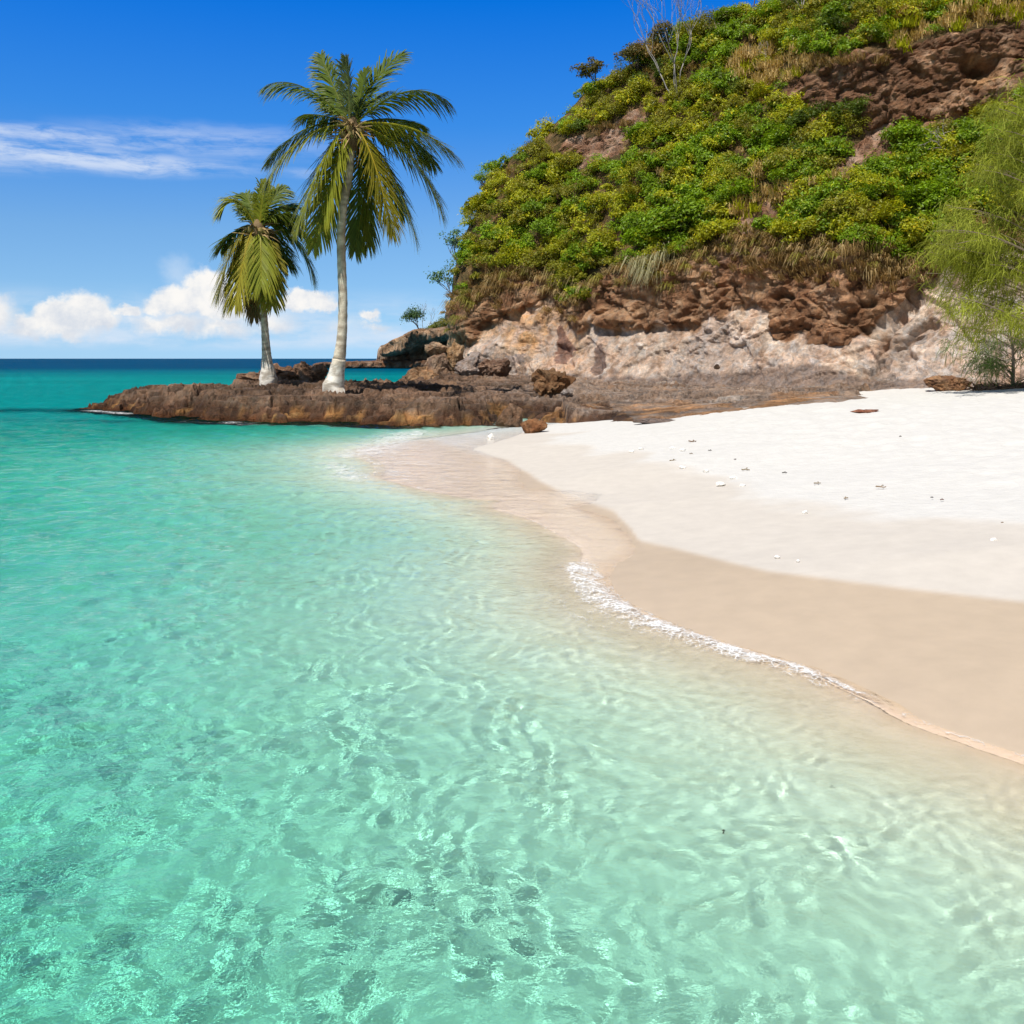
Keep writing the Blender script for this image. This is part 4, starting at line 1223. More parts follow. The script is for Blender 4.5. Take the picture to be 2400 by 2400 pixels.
def palm(label, Yp, trunk_px, base_px, crown, fronds, seed, leaf, nuts):
    """trunk_px: (u, v, width) from the foot up; crown (u, v); fronds: (tip u, tip v, bend u, bend v, depth of tip, colour, roll)"""
    r = np.random.default_rng(seed)
    foot = world_at(trunk_px[0][0], trunk_px[0][1], Yp)
    root = empty('palm_tree', foot)
    tag(root, label, 'palm tree', 'palm trees on the rock shelf')
    org = np.asarray(foot)
    tp = np.array(trunk_px, float)
    ss = np.linspace(0, 1, 90)
    idx = np.linspace(0, 1, len(tp))
    def smooth_interp(y):
        c = np.interp(ss, idx, y)
        for _ in range(8):
            c[1:-1] = (c[:-2] + 2 * c[1:-1] + c[2:]) / 4
        return c
    uu, vv, ww = (smooth_interp(tp[:, k_]) for k_ in range(3))
    pts = np.stack([(uu - 1200) / FOC * Yp, np.full(90, Yp), EYE + (HOR - vv) / FOC * Yp], -1) - org
    rad = ww / FOC * Yp / 2
    rad = rad * (1 + (0.03 * np.sin(np.arange(90) * 2.1) + 0.018 * r.normal(size=90)) * sstep(np.arange(90), 14, 24))
    split = int(np.argmin(np.abs(vv - base_px)))
    m = MB()
    m.tube(pts[split:], rad[split:], 16, (0.36, 0.30, 0.245))
    V = m.V[0]
    m.c[0] = lerp3((0.40, 0.32, 0.24), (0.76, 0.66, 0.53), sstep(fbm(V * np.array([1, 1, 3.5]) + seed, 0.4, 4), -0.4, 0.5))
    link('trunk', m.mesh('trunk'), M_palmbark, root)
    m = MB()
    m.tube(np.concatenate([[pts[0] - [0, 0, 0.35]], pts[:split + 1]]), np.concatenate([[rad[0] * 1.08], rad[:split + 1] * 1.015]), 20)
    V = m.V[0]
    ctr = pts[:, :2].mean(0)
    angv = np.arctan2(V[:, 1] - ctr[1], V[:, 0] - ctr[0])
    m.V[0] = V + np.stack([np.cos(angv), np.sin(angv), 0 * angv], -1) * (0.07 * fbm(V + seed, 0.30, 4) * np.clip(1 - V[:, 2] / 0.8, 0, 1))[:, None]
    m.c[0] = lerp3((0.46, 0.40, 0.33), (0.78, 0.73, 0.65), sstep(fbm(V * np.array([1, 1, 1.6]) + seed, 0.22, 4), -0.35, 0.3))
    fade = sstep(V[:, 2] + 0.12 * fbm(V, 0.15, 3), pts[split][2] - 0.28, pts[split][2])
    m.c[0] = lerp3(m.c[0], (0.70, 0.60, 0.48), fade)
    o = link('trunk_base', m.mesh('trunk_base'), M_palmbark, root)
    o['label'] = 'whitewashed flared foot of the palm trunk'
    hub = world_at(*crown, Yp) - org
    for i, (tu, tv, bu, bv, dY, cc, roll) in enumerate(fronds):
        p0 = hub + np.array([0.10 * np.sign(tu - crown[0]), 0.10 * np.sign(dY), 0.05]) * 0.8
        p2 = world_at(tu, tv, Yp + dY) - org
        p1 = world_at(bu, bv, Yp + dY * 0.55) - org
        c0, c1 = PALM_C[cc]
        me_ = frond_mesh('frond', p0, p1, p2, seed * 100 + i, c0, c1, leaf=leaf * (0.75 if cc in 'Bb' else 1.0), roll=roll, droop=0.85 if cc in 'Bb' else r.uniform(0.35, 0.7))
        o = link('frond', me_, M_frond, root)
        if cc in 'bB':
            o['label'] = 'withered brown frond'
    # sheaths and old flower stalks at the heart of the crown
    m = MB()
    for i in range(80):
        a = r.uniform(0, 2 * math.pi)
        up = r.uniform(-0.5, 0.75)
        L = r.uniform(0.3, 0.95)
        d = np.array([math.cos(a), math.sin(a), up])
        d /= np.linalg.norm(d)
        q0 = hub + np.array([math.cos(a), math.sin(a), 0]) * 0.10 + [0, 0, r.uniform(-0.45, 0.15)]
        q1 = q0 + d * L * 0.6
        q2 = q0 + d * L - np.array([0, 0, r.uniform(0, 0.30)])
        m.tube(bez(q0, q1, q2, 6), np.linspace(0.035, 0.010, 6), 5, np.array((0.36, 0.25, 0.12)) * r.uniform(0.5, 1.6))
    m.tube(np.stack([hub + [0, 0, -0.75], hub + [0, 0, -0.35], hub + [0, 0, 0.05], hub + [0, 0, 0.3]]), [0.13, 0.20, 0.24, 0.08], 10, (0.22, 0.15, 0.08))
    link('crown_fibre', m.mesh('crown_fibre'), M_bark, root)
    for i in range(nuts):
        a = r.uniform(-math.pi, 0.3)
        me_ = boulder_mesh('coconut', 500 + i + seed, (0.20, 0.20, 0.25), (0.20, 0.17, 0.05), (0.30, 0.22, 0.09), cuts=0, amp=0.02, sub=3)
        o = link('coconut', me_, M_bark, root)
        o.location = Vector(hub) + Vector((0.30 * math.cos(a), 0.30 * math.sin(a), r.uniform(-0.35, -0.02)))
    # a few hanging dead strips under the crown
    for i in range(3):
        a = r.uniform(0, 6.28)
        q0 = hub + np.array([0.15 * math.cos(a), 0.15 * math.sin(a) - 0.1, -0.15])
        q2 = q0 + np.array([r.uniform(-0.2, 0.3), -0.1, -r.uniform(0.9, 1.6)])
        m = MB()
        m.tube(bez(q0, q0 + np.array([0.25 * math.cos(a), -0.2, -0.2]), q2, 8), np.linspace(0.03, 0.012, 8), 5, (0.30, 0.17, 0.085))
        o = link('dead_stalk', m.mesh('dead_stalk'), M_bark, root)
    return root


TALL = [(624, 200, 705, 165, -1.0, 'g', 0.2), (752, 128, 775, 190, 0.9, 'g', 0.75), (812, 140, 822, 220, -0.5, 'p', 1.15), (858, 168, 842, 230, 0.4, 'g', 1.0), (944, 126, 860, 185, 0.6, 'g', 0.7),
        (1052, 240, 960, 165, -0.3, 'g', 0.1), (1074, 372, 975, 270, -1.0, 'y', 0.2), (1015, 380, 950, 290, 1.2, 'g', 0.2), (1037, 506, 985, 330, -0.6, 'y', 0.3), (975, 560, 930, 390, -0.3, 'y', 0.2),
        (918, 546, 880, 350, -1.2, 'Y', 0.1), (832, 588, 850, 420, 1.0, 'g', 0.0), (862, 574, 868, 390, 0.6, 'g', 0.9), (736, 578, 790, 380, 0.3, 'y', 0.1), (700, 536, 750, 345, -0.9, 'y', 0.1),
        (626, 430, 690, 290, -0.8, 'y', 0.2), (630, 378, 715, 265, 1.0, 'g', 0.2), (712, 268, 765, 265, 1.4, 'g', 0.0), (984, 290, 900, 265, 1.4, 'g', 0.1), (762, 205, 790, 240, 1.5, 'g', 0.3),
        (760, 520, 785, 360, -0.8, 'y', 0.1), (945, 500, 900, 370, 1.1, 'g', 0.0), (905, 215, 860, 235, 1.5, 'g', 0.2)]
palm('tall palm with a whitewashed foot and a curved pale trunk, the bigger of the two', 30.0,
     [(782, 908, 50), (785, 895, 45), (789, 875, 37), (794, 850, 32), (799, 815, 25), (803, 768, 22), (804, 700, 21), (801, 630, 20.5), (799, 560, 20.5), (801, 500, 21), (808, 460, 21), (817, 420, 19), (823, 370, 17), (825, 310, 17)],
     843, (826, 296), TALL, 3, 0.88, 7)
SMALL = [(522, 492, 548, 430, -0.5, 'y', 0.2), (624, 430, 612, 480, -0.3, 'y', 0.8), (668, 442, 630, 455, 0.5, 'g', 0.2), (683, 480, 640, 480, 0.8, 'g', 0.3), (695, 503, 650, 490, -0.2, 'g', 0.2),
         (727, 572, 690, 490, 0.3, 'g', 0.1), (734, 648, 690, 500, 0.0, 'g', 0.3), (672, 618, 650, 530, 0.8, 'g', 0.1), (660, 698, 650, 560, 0.3, 'g', 0.0), (638, 716, 632, 580, -0.3, 'Y', 0.0),
         (612, 668, 612, 560, -1.0, 'y', 0.0), (596, 740, 600, 600, 0.4, 'b', 0.0), (552, 712, 575, 560, -0.9, 'Y', 0.1), (528, 726, 560, 540, -0.2, 'Y', 0.1), (511, 694, 545, 530, -0.5, 'Y', 0.2),
         (522, 578, 560, 515, 0.8, 'g', 0.1), (570, 640, 590, 540, 0.9, 'g', 0.0), (575, 455, 590, 480, 0.8, 'g', 0.4)]
palm('smaller palm with yellowish drooping fronds, standing behind the tall one', 33.0,
     [(628, 893, 40), (627, 880, 36), (626, 855, 28), (625, 835, 22), (622, 790, 18), (619, 740, 15.5), (613, 700, 13.5), (606, 660, 12.5), (602, 600, 12), (604, 545, 12)],
     833, (605, 535), SMALL, 5, 0.80, 4)

# ------------------------------------------------------------------ leaf clumps
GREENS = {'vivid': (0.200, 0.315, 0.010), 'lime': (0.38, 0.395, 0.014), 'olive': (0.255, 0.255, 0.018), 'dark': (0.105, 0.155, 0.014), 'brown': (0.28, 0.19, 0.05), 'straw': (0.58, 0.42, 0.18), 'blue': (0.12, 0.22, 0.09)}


def leaf_cloud(r, n, lobes, size, base, vary=0.35, flat=0.0):
    """n leaf quads over the shells of several lobes (centre xyz, radius); returns vertices, faces, colours"""
    lob = np.array(lobes, float)
    wgt = lob[:, 3] ** 2
    pick = r.choice(len(lob), n, p=wgt / wgt.sum())
    d = r.normal(size=(n, 3))
    d[:, 2] = np.where(d[:, 2] < -0.4, -d[:, 2], d[:, 2])
    d /= np.linalg.norm(d, axis=1)[:, None]
    q = r.uniform(0.40, 1.08, n) ** 0.6 + np.where(r.random(n) < 0.26, r.uniform(0, 0.55, n), 0)
    asp = r.uniform(0.65, 1.4, (len(lob), 3))[pick]
    c = lob[pick, :3] + d * (lob[pick, 3] * q)[:, None] * asp * np.array([1, 1, 1 - flat])
    nrm = d * 0.8 + r.normal(0, 0.6, (n, 3)) + np.array([-0.1, -0.2, 0.45])
    nrm /= np.linalg.norm(nrm, axis=1)[:, None]
    ax = np.cross(nrm, r.normal(size=(n, 3)))
    ax /= np.linalg.norm(ax, axis=1)[:, None] + 1e-9
    bx = np.cross(nrm, ax)
    s = size * r.uniform(0.6, 1.35, n)[:, None]
    V = np.stack([c - ax * s, c + bx * s * 0.42 + nrm * s * 0.12, c + ax * s, c - bx * s * 0.42 + nrm * s * 0.12], 1).reshape(-1, 3)
    F = np.arange(4 * n).reshape(n, 4)
    lobe_tint = r.uniform(0.75, 1.25, len(lob))[pick]
    cc = np.asarray(base)[None, :] * (r.uniform(1 - vary, 1 + vary, n) * lobe_tint)[:, None]
    yel = r.random(n) < 0.07
    cc[yel] = cc[yel] * np.array([1.7, 1.25, 0.9])
    return V, F, np.repeat(cc, 4, axis=0)


def bush_lobes(r, rad, k_=7, squash=0.75):
    L = [(0, 0, rad * 0.35, rad * 0.62)]
    for _ in range(k_):
        a, q = r.uniform(0, 6.28), r.uniform(0.35, 0.85)
        L.append((math.cos(a) * rad * q, math.sin(a) * rad * q, rad * squash * r.uniform(0.05, 0.95 - 0.5 * q), rad * r.uniform(0.26, 0.46)))
    return L


def tint_at(u, v, r):
    """which kind of leaf grows at (u, v) of the hill"""
    a = float(fbm(np.array([[u / 130, v / 130, 3.0]]), 1.0, 3)[0])
    x = r.random()
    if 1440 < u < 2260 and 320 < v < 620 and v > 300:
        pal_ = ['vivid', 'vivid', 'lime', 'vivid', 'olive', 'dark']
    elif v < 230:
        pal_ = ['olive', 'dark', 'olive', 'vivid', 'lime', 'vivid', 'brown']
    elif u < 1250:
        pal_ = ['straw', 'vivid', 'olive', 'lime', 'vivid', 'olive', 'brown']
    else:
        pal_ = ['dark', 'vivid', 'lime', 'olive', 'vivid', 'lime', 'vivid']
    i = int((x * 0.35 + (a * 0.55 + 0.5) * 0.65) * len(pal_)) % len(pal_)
    return pal_[i]


r = np.random.default_rng(77)
cover = MB()
straw = MB()


def grass_tuft(store, p, n, length, col_, r, hang=0.0, lean=(0, 0, 0), w_=0.018):
    a = r.uniform(0, 6.28, n)
    tilt = r.uniform(0.05, 0.7, n)
    L = length * r.uniform(0.5, 1.15, n)
    b = np.asarray(p)[None, :] + r.normal(0, length * 0.16, (n, 3)) * np.array([1, 1, 0.3])
    d = np.stack([np.cos(a) * tilt, np.sin(a) * tilt, np.ones(n) * (1 - hang)], -1) + np.asarray(lean)
    d /= np.linalg.norm(d, axis=1)[:, None]
    m1 = b + d * (L * 0.55)[:, None]
    m2 = b + d * L[:, None] - np.array([0, 0, 1.0]) * (L * (0.22 + 0.75 * hang))[:, None]
    s = np.stack([np.cos(a + 1.57), np.sin(a + 1.57), 0 * a], -1) * w_
    V = np.stack([b - s, b + s, m1 + s * 0.8, m1 - s * 0.8, m2 + s * 0.15, m2 - s * 0.15], 1).reshape(-1, 3)
    o = np.arange(n)[:, None] * 6
    F = np.concatenate([o + np.array([[0, 1, 2, 3]]), o + np.array([[3, 2, 4, 5]])], 0)
    cc = np.repeat(np.asarray(col_)[None, :] * r.uniform(0.65, 1.3, n)[:, None], 6, axis=0)
    store.add(V, F, cc)


bushes = []
STEP = 22.0
for vv0 in np.arange(745, -60, -STEP):
    for uu0 in np.arange(1030, 2560, STEP):
        u, v = uu0 + r.uniform(-0.5, 0.5) * STEP, vv0 + r.uniform(-0.5, 0.5) * STEP
        ule = np.interp(v, UL_V[::-1], UL_U[::-1])
        if u < ule - 3:
            continue
        p, n, (ri, ci) = on_cliff(max(u, ule + 1), v)
        if not veg_m[ri, ci]:
            continue
        x = r.random()
        if straw1[ri, ci] or straw2[ri, ci] or straw3[ri, ci]:
            for _ in range(5):
                grass_tuft(straw, p + r.normal(0, 0.25, 3), 34, 0.68, GREENS['straw'] if r.random() < 0.8 else GREENS['lime'], r, 0.1)
            if x < 0.12:
                V, F, cc = leaf_cloud(r, 160, bush_lobes(r, 0.35, 4), 0.085, GREENS['olive'])
                cover.add(V + p, F, cc)
            continue
        gapn = float(fbm(np.array([[u / 48, v / 30, 9.0]]), 1.0, 3)[0])
        if gapn < -0.30 and v > 60:
            if x < 0.5:
                grass_tuft(straw, p + r.normal(0, 0.15, 3), 26, 0.45, GREENS['straw'] if x < 0.3 else GREENS['brown'], r, 0.2)
            continue
        tk = tint_at(u, v, r)
        rad = r.choice([r.uniform(0.28, 0.5), r.uniform(0.45, 0.85)]) * (1.0 if v > 120 else 1.1)
        if tk == 'straw' or x < 0.05:
            for _ in range(3):
                grass_tuft(straw, p + r.normal(0, 0.2, 3), 30, 0.55, GREENS['straw'], r, 0.15)
            if x > 0.03:
                continue
        nl = int(520 * (rad / 0.5) ** 1.6)
        sz = {'lime': 0.065, 'vivid': 0.068, 'olive': 0.058, 'dark': 0.058, 'brown': 0.05}.get(tk, 0.06) * r.choice([0.75, 1.0, 1.15])
        V, F, cc = leaf_cloud(r, nl, bush_lobes(r, rad, 7, r.uniform(0.45, 1.1)), sz, GREENS[tk])
        lift = n * 0.10 + np.array([0, 0, 0.05])
        cover.add(V + p + lift, F, cc)
# hanging scrub and dry tufts over the brown rock, along the lower edge of the greenery
for i in range(330):
    u = r.uniform(1045, 2330)
    b = np.interp(u, u_r, lineB)
    v = b + abs(r.normal(0, 26)) - 6
    ule = np.interp(v, UL_V[::-1], UL_U[::-1])
    if u < ule + 2:
        continue
    p, n, _i = on_cliff(u, v)
    hang = 0.35 if r.random() < 0.6 else 0.75
    grass_tuft(straw, p + n * 0.06, 26, r.uniform(0.35, 0.8), np.array([(0.42, 0.28, 0.13), (0.46, 0.34, 0.17), (0.30, 0.20, 0.08), (0.32, 0.29, 0.07)][r.integers(4)]), r, hang, n * 0.8)
for (u, v) in [(1525, 622), (1535, 632), (1548, 615), (1515, 640), (1560, 610), (1535, 650), (1570, 600), (1505, 628)]:
    p, n, _i = on_cliff(u, v)
    grass_tuft(straw, p + n * 0.12, 46, 0.95, (0.46, 0.43, 0.26), r, 0.92, n * 0.7)
for (u, v) in [(1310, 655), (1325, 668), (1345, 660), (1290, 650)]:
    p, n, _i = on_cliff(u, v)
    grass_tuft(straw, p + n * 0.12, 40, 0.85, (0.34, 0.27, 0.12), r, 0.85, n * 0.7)
for (u0, v0, du_, dv_, kk_) in [(1190, 640, 50, 20, 26), (1120, 690, 50, 30, 26), (1150, 430, 40, 30, 22), (1850, 630, 110, 30, 46), (2030, 650, 90, 30, 36), (2190, 600, 60, 40, 26), (1240, 350, 40, 20, 10), (1420, 300, 80, 14, 18), (1480, 520, 60, 30, 12), (1950, 150, 100, 10, 26)]:
    for _ in range(kk_):
        u, v = u0 + r.normal(0, du_ * 0.5), v0 + r.normal(0, dv_ * 0.5)
        ule = np.interp(v, UL_V[::-1], UL_U[::-1])
        p, n, _i = on_cliff(max(u, ule + 2), v)
        grass_tuft(straw, p + n * 0.05, 30, r.uniform(0.35, 0.65), (0.36, 0.24, 0.11), r, 0.2, n * 0.6)
# the tongue of leaves that runs down into the notch of the brown rock
for _ in range(26):
    u, v = 1345 + r.normal(0, 26), r.uniform(610, 712)
    p, n, _i = on_cliff(u, v)
    V, F, cc = leaf_cloud(r, 220, bush_lobes(r, r.uniform(0.25, 0.42), 5), 0.085, GREENS[['vivid', 'lime', 'vivid', 'olive'][r.integers(4)]])
    cover.add(V + p + n * 0.15, F, cc)
o = link('hillside_scrub', cover.mesh('hillside_scrub', False), M_leaf)
tag(o, kind='stuff')
o = link('dry_grass', straw.mesh('dry_grass', False), M_straw)
tag(o, kind='stuff')

# single bushes one can tell apart; each kind is built once and then copied
BUSH = {}
for tk in ('vivid', 'lime', 'olive', 'dark', 'brown'):
    for sh in range(3):
        rr = np.random.default_rng(900 + sh + 10 * len(tk))
        V, F, cc = leaf_cloud(rr, 2600, bush_lobes(rr, 1.0, 14), 0.078 if tk in ('vivid', 'lime') else 0.066, GREENS[tk])
        BUSH[tk, sh] = make_mesh('shrub', V, F, False, cc)
        BUSH[tk, sh].materials.append(M_leaf)


def shrub(label, u, v, rad, tk, sh=0, group=None, squash=1.0, out=0.12):
    ule = np.interp(v, UL_V[::-1], UL_U[::-1])
    p, n, _i = on_cliff(max(u, ule + 1), v)
    o_ = bpy.data.objects.new('shrub', BUSH[tk, sh])
    C.objects.link(o_)
    o_.location = Vector(p + n * out)
    o_.scale = (rad, rad, rad * squash)
    o_.rotation_euler = (0.25, 0, (u * 0.37 + v) % 6.28)
    tag(o_, label, 'shrub', group)
    return o_


shrub('broad vivid green bush hanging over the brown rock face in the middle of the slope', 1610, 540, 1.45, 'vivid', 0, squash=0.75, out=0.45)
shrub('small vivid green bush at the seaward end of the broad bush over the rock face', 1500, 545, 0.72, 'vivid', 1, out=0.35)
shrub('bright lime bush jutting lowest over the brown rock face', 2165, 575, 0.95, 'lime', 1, squash=0.8, out=0.5)
shrub('bright green bush just above the lowest lime bush', 2185, 500, 1.05, 'vivid', 2, squash=0.8, out=0.4)
shrub('rounded vivid bush below the ledge under the upper rock band', 2110, 345, 0.85, 'vivid', 0, out=0.3)
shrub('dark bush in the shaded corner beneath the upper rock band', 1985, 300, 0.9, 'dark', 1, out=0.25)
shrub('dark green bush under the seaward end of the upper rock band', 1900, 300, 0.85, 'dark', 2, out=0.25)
shrub('domed dark bush highest on the seaward crest', 1640, 100, 1.1, 'olive', 0, out=0.25)
shrub('domed brown bush on the crest beside the dead tree', 1530, 150, 1.0, 'brown', 1, out=0.25)
shrub('yellowish bush alone at the top of the dry grass strip', 1790, 160, 0.5, 'lime', 2, out=0.2)
SLOPE = []
for _ in range(4000):
    if len(SLOPE) >= 64:
        break
    v = r.uniform(20, 680)
    ule = np.interp(v, UL_V[::-1], UL_U[::-1])
    u = r.uniform(ule + 2, 2330)
    p, n, (ri, ci) = on_cliff(u, v)
    if not veg_m[ri, ci] or straw1[ri, ci] or straw2[ri, ci] or any((u - a) ** 2 + (v - b) ** 2 < 62 ** 2 for a, b in SLOPE):
        continue
    SLOPE.append((u, v))
for i, (u, v) in enumerate(SLOPE):
    tk = tint_at(u, v, r)
    tk = 'olive' if tk == 'straw' else tk
    shrub('leafy bush growing in the dense scrub of the hillside', u, v, r.uniform(0.6, 0.95), tk, i % 3, 'bushes in the hillside scrub', squash=0.9)


# ------------------------------------------------------------------ trees with limbs
def limbs(m, p, d, length, rad, depth, r, col_, ends, spread=0.55, sides=5, up=0.15, ratio=0.68):
    n = 5
    pts = [np.asarray(p, float)]
    dd_ = np.asarray(d, float)
    for _ in range(n):
        dd_ = dd_ + r.normal(0, 0.13, 3) + np.array([0, 0, up * 0.25])
        dd_ /= np.linalg.norm(dd_)
        pts.append(pts[-1] + dd_ * length / n)
    pts = np.array(pts)
    m.tube(pts, np.linspace(rad, rad * 0.62, n + 1), sides, np.asarray(col_) * r.uniform(0.85, 1.15))
    if depth == 0:
        ends.append(pts[-1])
        return
    for k_ in range(2 if r.random() < 0.6 else 3):
        e = dd_ + r.normal(0, spread, 3) + np.array([0, 0, up])
        e /= np.linalg.norm(e)
        st = pts[-1] if k_ < 2 else pts[3]
        limbs(m, st, e, length * ratio * r.uniform(0.8, 1.15), rad * 0.60, depth - 1, r, col_, ends, spread, sides, up, ratio)


def tree(name, label, base, height, lean, seed, leafc=None, leaves=1200, lsize=0.09, depth=3, bark=(0.30, 0.23, 0.17), lob=0.32, spread=0.55, up=0.2, stems=1, rad=0.05, flat=0.0, first=0.40, ratio=0.68):
    r_ = np.random.default_rng(seed)
    root = empty(name, base)
    m = MB()
    ends = []
    for s in range(stems):
        d = np.array([lean[0] + (r_.normal(0, 0.35) if stems > 1 else 0), lean[1] + (r_.normal(0, 0.2) if stems > 1 else 0), 1.0])
        d /= np.linalg.norm(d)
        limbs(m, (0, 0, -0.1), d, height * first, rad, depth, r_, bark, ends, spread, 5, up, ratio)
    link('trunk', m.mesh('trunk'), M_bark, root)
    if leafc is not None:
        E_ = np.array(ends)
        lobes = [(*e, lob * height * r_.uniform(0.6, 1.2) * 0.5) for e in E_]
        V, F, cc = leaf_cloud(r_, leaves, lobes, lsize, leafc, 0.4, flat)
        link('crown', make_mesh('crown', V, F, False, cc), M_leaf, root)
    tag(root, label, 'tree')
    return root


def cliff_pt(u, v, out=0.0):
    ule = np.interp(v, UL_V[::-1], UL_U[::-1])
    p, n, _i = on_cliff(max(u, ule + 2), v)
    return p + n * out


# the dead tree and the smaller bare ones on the crest
tree('bare_tree', 'tall silvery leafless tree leaning seaward on the crest', cliff_pt(1598, 240), 7.0, (-0.55, 0.0), 31, None, depth=5, bark=(0.30, 0.275, 0.26), spread=0.32, up=0.30, stems=4, rad=0.042, first=0.28, ratio=0.80)
tree('bare_tree', 'small leafless shrub with pale twigs in the dry grass strip', cliff_pt(1810, 168), 1.6, (0.0, 0), 32, None, depth=4, bark=(0.44, 0.36, 0.29), spread=0.5, up=0.2, stems=3, rad=0.03)
tree('bare_tree', 'grey leafless tree among green bushes near the top of the hill', cliff_pt(1880, 62), 2.6, (0.05, 0), 33, None, depth=4, bark=(0.42, 0.37, 0.33), spread=0.5, up=0.2, stems=2, rad=0.04)
tree('bare_tree', 'thin leafless tree standing against the sky at the top of the hill', cliff_pt(1765, 40), 3.4, (-0.2, 0), 34, None, depth=4, bark=(0.16, 0.12, 0.09), spread=0.45, up=0.25, stems=2, rad=0.035)
tree('bare_tree', 'grey branching snag below the ledge at the landward side of the slope', cliff_pt(2250, 355), 1.8, (-0.6, -0.3), 35, None, depth=3, bark=(0.44, 0.38, 0.33), spread=0.45, up=0.0, stems=3, rad=0.03)
tree('windswept_tree', 'flat topped windswept tree standing out from the seaward crest', cliff_pt(1412, 212), 1.9, (-0.55, 0.0), 36, (0.15, 0.135, 0.02), 1500, 0.075, 3, (0.20, 0.14, 0.10), 0.30, 0.5, 0.05, 2, 0.045, 0.45)
for i, (u, v, h, lc, lb) in enumerate([(1480, 190, 1.8, (0.13, 0.12, 0.025), 'brownish crest tree just landward of the flat topped tree'), (1560, 140, 1.9, (0.15, 0.125, 0.03), 'brown green domed tree behind the foot of the silvery dead tree'),
                                       (1690, 95, 2.0, (0.13, 0.13, 0.02), 'olive domed tree at the top of the seaward skyline')]):
    tree('crest_tree', lb, cliff_pt(u, v), h, (0, 0), 50 + i, lc, 1800, 0.07, 3, (0.22, 0.16, 0.12), 0.42, 0.6, 0.1, 2, 0.05, 0.25)
tree('cliff_sapling', 'blue green leafy sapling leaning out from the upper part of the cliff edge', cliff_pt(1058, 610), 1.7, (-0.40, -0.1), 41, GREENS['blue'], 420, 0.085, 3, (0.20, 0.15, 0.11), 0.34, 0.5, 0.2, 2, 0.03)
tree('cliff_sapling', 'blue green leafy sapling hanging from the lower part of the cliff edge', cliff_pt(1056, 690), 1.6, (-0.45, -0.1), 42, GREENS['blue'], 420, 0.085, 3, (0.20, 0.15, 0.11), 0.34, 0.5, 0.2, 2, 0.03)
tree('ledge_tree', 'lone green tree with a bare twig on the far rock ledge', world_at(986, 781, YH + 0.5), 4.6, (-0.45, 0), 43, (0.085, 0.16, 0.06), 1500, 0.20, 3, (0.14, 0.10, 0.07), 0.5, 0.5, 0.15, 2, 0.13)
tree('bare_tree', 'leafless twiggy shrub beside the lone green tree on the far ledge', world_at(994, 780, YH), 5.2, (0.12, 0), 44, None, depth=4, bark=(0.25, 0.19, 0.14), spread=0.35, up=0.3, stems=2, rad=0.06)
r2 = np.random.default_rng(8)
V, F, cc = leaf_cloud(r2, 5200, [(x, 0, z, q) for x, z, q in [(-2.2, 0, .8), (-1.2, .5, 1.0), (0, 1.0, 1.1), (1.2, 1.4, 1.2), (2.2, 1.8, 1.2), (3.4, 2.2, 1.4), (-3.4, -.1, .5)]], 0.16, (0.17, 0.20, 0.025))
o = link('shrub', make_mesh('shrub', V, F, False, cc), M_leaf)
o.location = world_at(1030, 778, YH - 3)
tag(o, 'low mound of yellow green scrub on top of the far ledge', 'shrub')


# ------------------------------------------------------------------ the casuarina by the beach and the sapling under it
def needles(store, r_, at, n, length, base, spread=0.16, droop=0.75, w_=0.006, out=None):
    c = np.asarray(at)[None, :] + r_.normal(0, spread, (n, 3))
    d = r_.normal(0, 0.55, (n, 3)) + np.array([0, 0, -droop])
    if out is not None:
        d = d + np.asarray(out)
    d /= np.linalg.norm(d, axis=1)[:, None]
    L = length * r_.uniform(0.5, 1.2, n)[:, None]
    m1 = c + d * L * 0.5
    m2 = c + d * L + np.array([0, 0, -0.25]) * L
    s = np.cross(d, r_.normal(size=(n, 3)))
    s = s / (np.linalg.norm(s, axis=1)[:, None] + 1e-9) * w_
    V = np.stack([c - s, c + s, m1 + s, m1 - s, m2 + s * 0.4, m2 - s * 0.4], 1).reshape(-1, 3)
    o_ = np.arange(n)[:, None] * 6
    F = np.concatenate([o_ + np.array([[0, 1, 2, 3]]), o_ + np.array([[3, 2, 4, 5]])], 0)
    cc_ = np.repeat(np.asarray(base)[None, :] * r_.uniform(0.65, 1.35, n)[:, None], 6, axis=0)
    store.add(V, F, cc_)


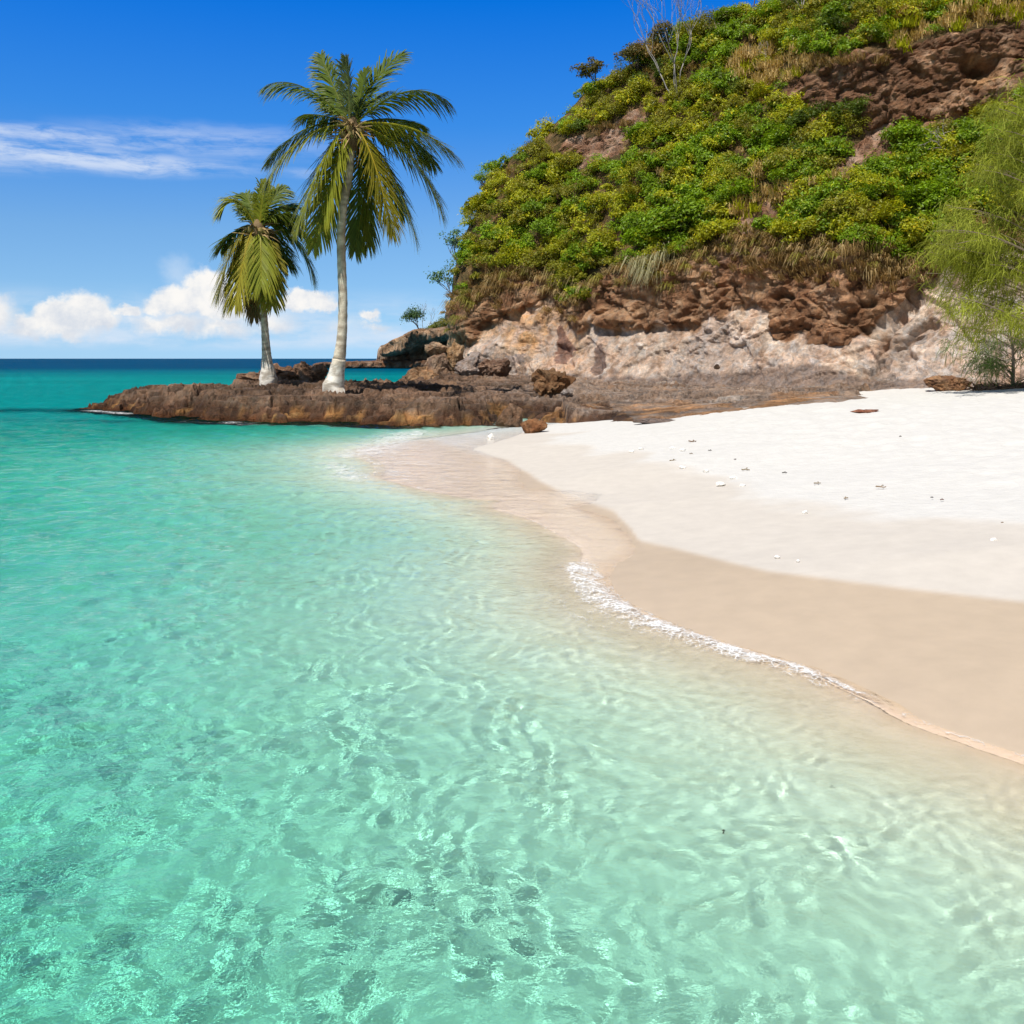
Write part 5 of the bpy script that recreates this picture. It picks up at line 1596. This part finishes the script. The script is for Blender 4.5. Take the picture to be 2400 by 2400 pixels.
def casuarina(label, u0, v0, Yd, boughs, seed, trunk_top, rad, base, nd, name='casuarina_tree', w_=0.0062, ln=0.36):
    r_ = np.random.default_rng(seed)
    g = world_at(u0, v0, Yd)
    g[2] = max(ground_z(g[0], g[1]), g[2] - 0.05) - 0.03
    root = empty(name, g)
    m, cr_ = MB(), MB()
    topp = world_at(*trunk_top, Yd) - g
    tr_ = bez(np.zeros(3), topp * 0.5 + np.array([rad * 2, 0, 0]), topp, 22)
    m.tube(tr_, np.linspace(rad, rad * 0.35, 22), 9, (0.30, 0.235, 0.185))
    link('trunk', m.mesh('trunk'), M_bark, root)
    m = MB()
    for (bu, bv, dY, kk_) in boughs:
        e = world_at(bu, bv, Yd + dY) - g
        tt_ = np.clip((e[2] - 0.25) / max(topp[2], 0.1), 0.08, 0.97)
        s = tr_[int(tt_ * 21)]
        s = tr_[max(0, int(tt_ * 21) - 2)]
        mid_ = (s + e) / 2 + np.array([0, 0, r_.uniform(0.15, 0.55) * np.linalg.norm(e - s) * 0.5]) + r_.normal(0, 0.1, 3)
        B_ = bez(s, mid_, e, 12)
        m.tube(B_, np.linspace(rad * 0.22, 0.006, 12), 5, (0.30, 0.235, 0.16))
        for q in range(kk_):
            f = r_.uniform(0.55, 1.02)
            p = np.array([np.interp(f, np.linspace(0, 1, 12), B_[:, k_]) for k_ in range(3)]) + r_.normal(0, 0.13, 3)
            needles(cr_, r_, p, nd, ln * r_.uniform(0.7, 1.2), np.asarray(base) * r_.uniform(0.6, 1.3), spread=0.11, out=(e - s) / (np.linalg.norm(e - s) + 1e-6) * 0.45, w_=w_)
    link('branch', m.mesh('branch'), M_bark, root)
    link('crown', cr_.mesh('crown', False), M_needle, root)
    tag(root, label, 'tree')
    return root


rr = np.random.default_rng(61)
boughs = []
for _ in range(128):
    v = 130 + 620 * rr.random() ** 1.15
    left = np.interp(v, [120, 180, 260, 350, 420, 480, 560, 640, 700, 760, 800], [2440, 2390, 2335, 2290, 2260, 2220, 2175, 2165, 2200, 2250, 2310])
    u = left + (2760 - left) * rr.random() ** 1.5
    boughs.append((u, v, rr.normal(0, 1.1), 7))
for (u, v) in [(2180, 570), (2170, 640), (2190, 690), (2230, 730), (2250, 770), (2215, 480), (2275, 400), (2310, 320), (2350, 260), (2210, 610), (2240, 540)]:
    boughs.append((u, v, rr.normal(0, 0.5), 9))
casuarina('big feathery yellow green casuarina with drooping needles at the landward end of the beach', 2560, 918, 24.5, boughs, 62, (2470, -120), 0.16, (0.31, 0.345, 0.042), 30)
boughs = []
for _ in range(30):
    v = rr.uniform(770, 885)
    boughs.append((2350 + rr.normal(0, 85), v, rr.normal(0, 0.5), 3))
casuarina('thin stemmed green casuarina sapling standing on the edge of the sand', 2373, 897, 27.5, boughs, 63, (2366, 755), 0.055, (0.19, 0.28, 0.09), 20, 'casuarina_sapling', 0.006, 0.34)
# fallen needles, roots and stones under the trees
litter = MB()
rl = np.random.default_rng(64)
for _ in range(900):
    u, v = rl.uniform(2280, 2520), 903 + rl.normal(0, 4)
    p = world_at(u, v, rl.uniform(26.8, 29.0))
    p[2] = ground_z(p[0], p[1]) + 0.02
    d = np.array([rl.normal(), rl.normal() * 0.6, rl.uniform(0.0, 0.5)])
    d = d / np.linalg.norm(d) * rl.uniform(0.08, 0.30)
    litter.tube(np.stack([p, p + d * 0.5 + [0, 0, 0.02], p + d]), 0.012, 4, np.array((0.24, 0.15, 0.10)) * rl.uniform(0.4, 1.5), cap=False)
o = link('leaf_litter', litter.mesh('leaf_litter'), M_bark)
tag(o, kind='stuff')
# the dark leaf afloat in the shallows
p = world_at(1696, 1957, EYE * FOC / (1957 - HOR))
V, F, cc = leaf_cloud(np.random.default_rng(3), 4, [(0, 0, 0, 0.006)], 0.0085, (0.05, 0.045, 0.03))
o = link('floating_leaf', make_mesh('floating_leaf', V, F, False, cc), M_leaf)
o.location = (p[0], p[1], 0.012)
tag(o, 'tiny dark leaf afloat on the clear shallow water', 'leaf')
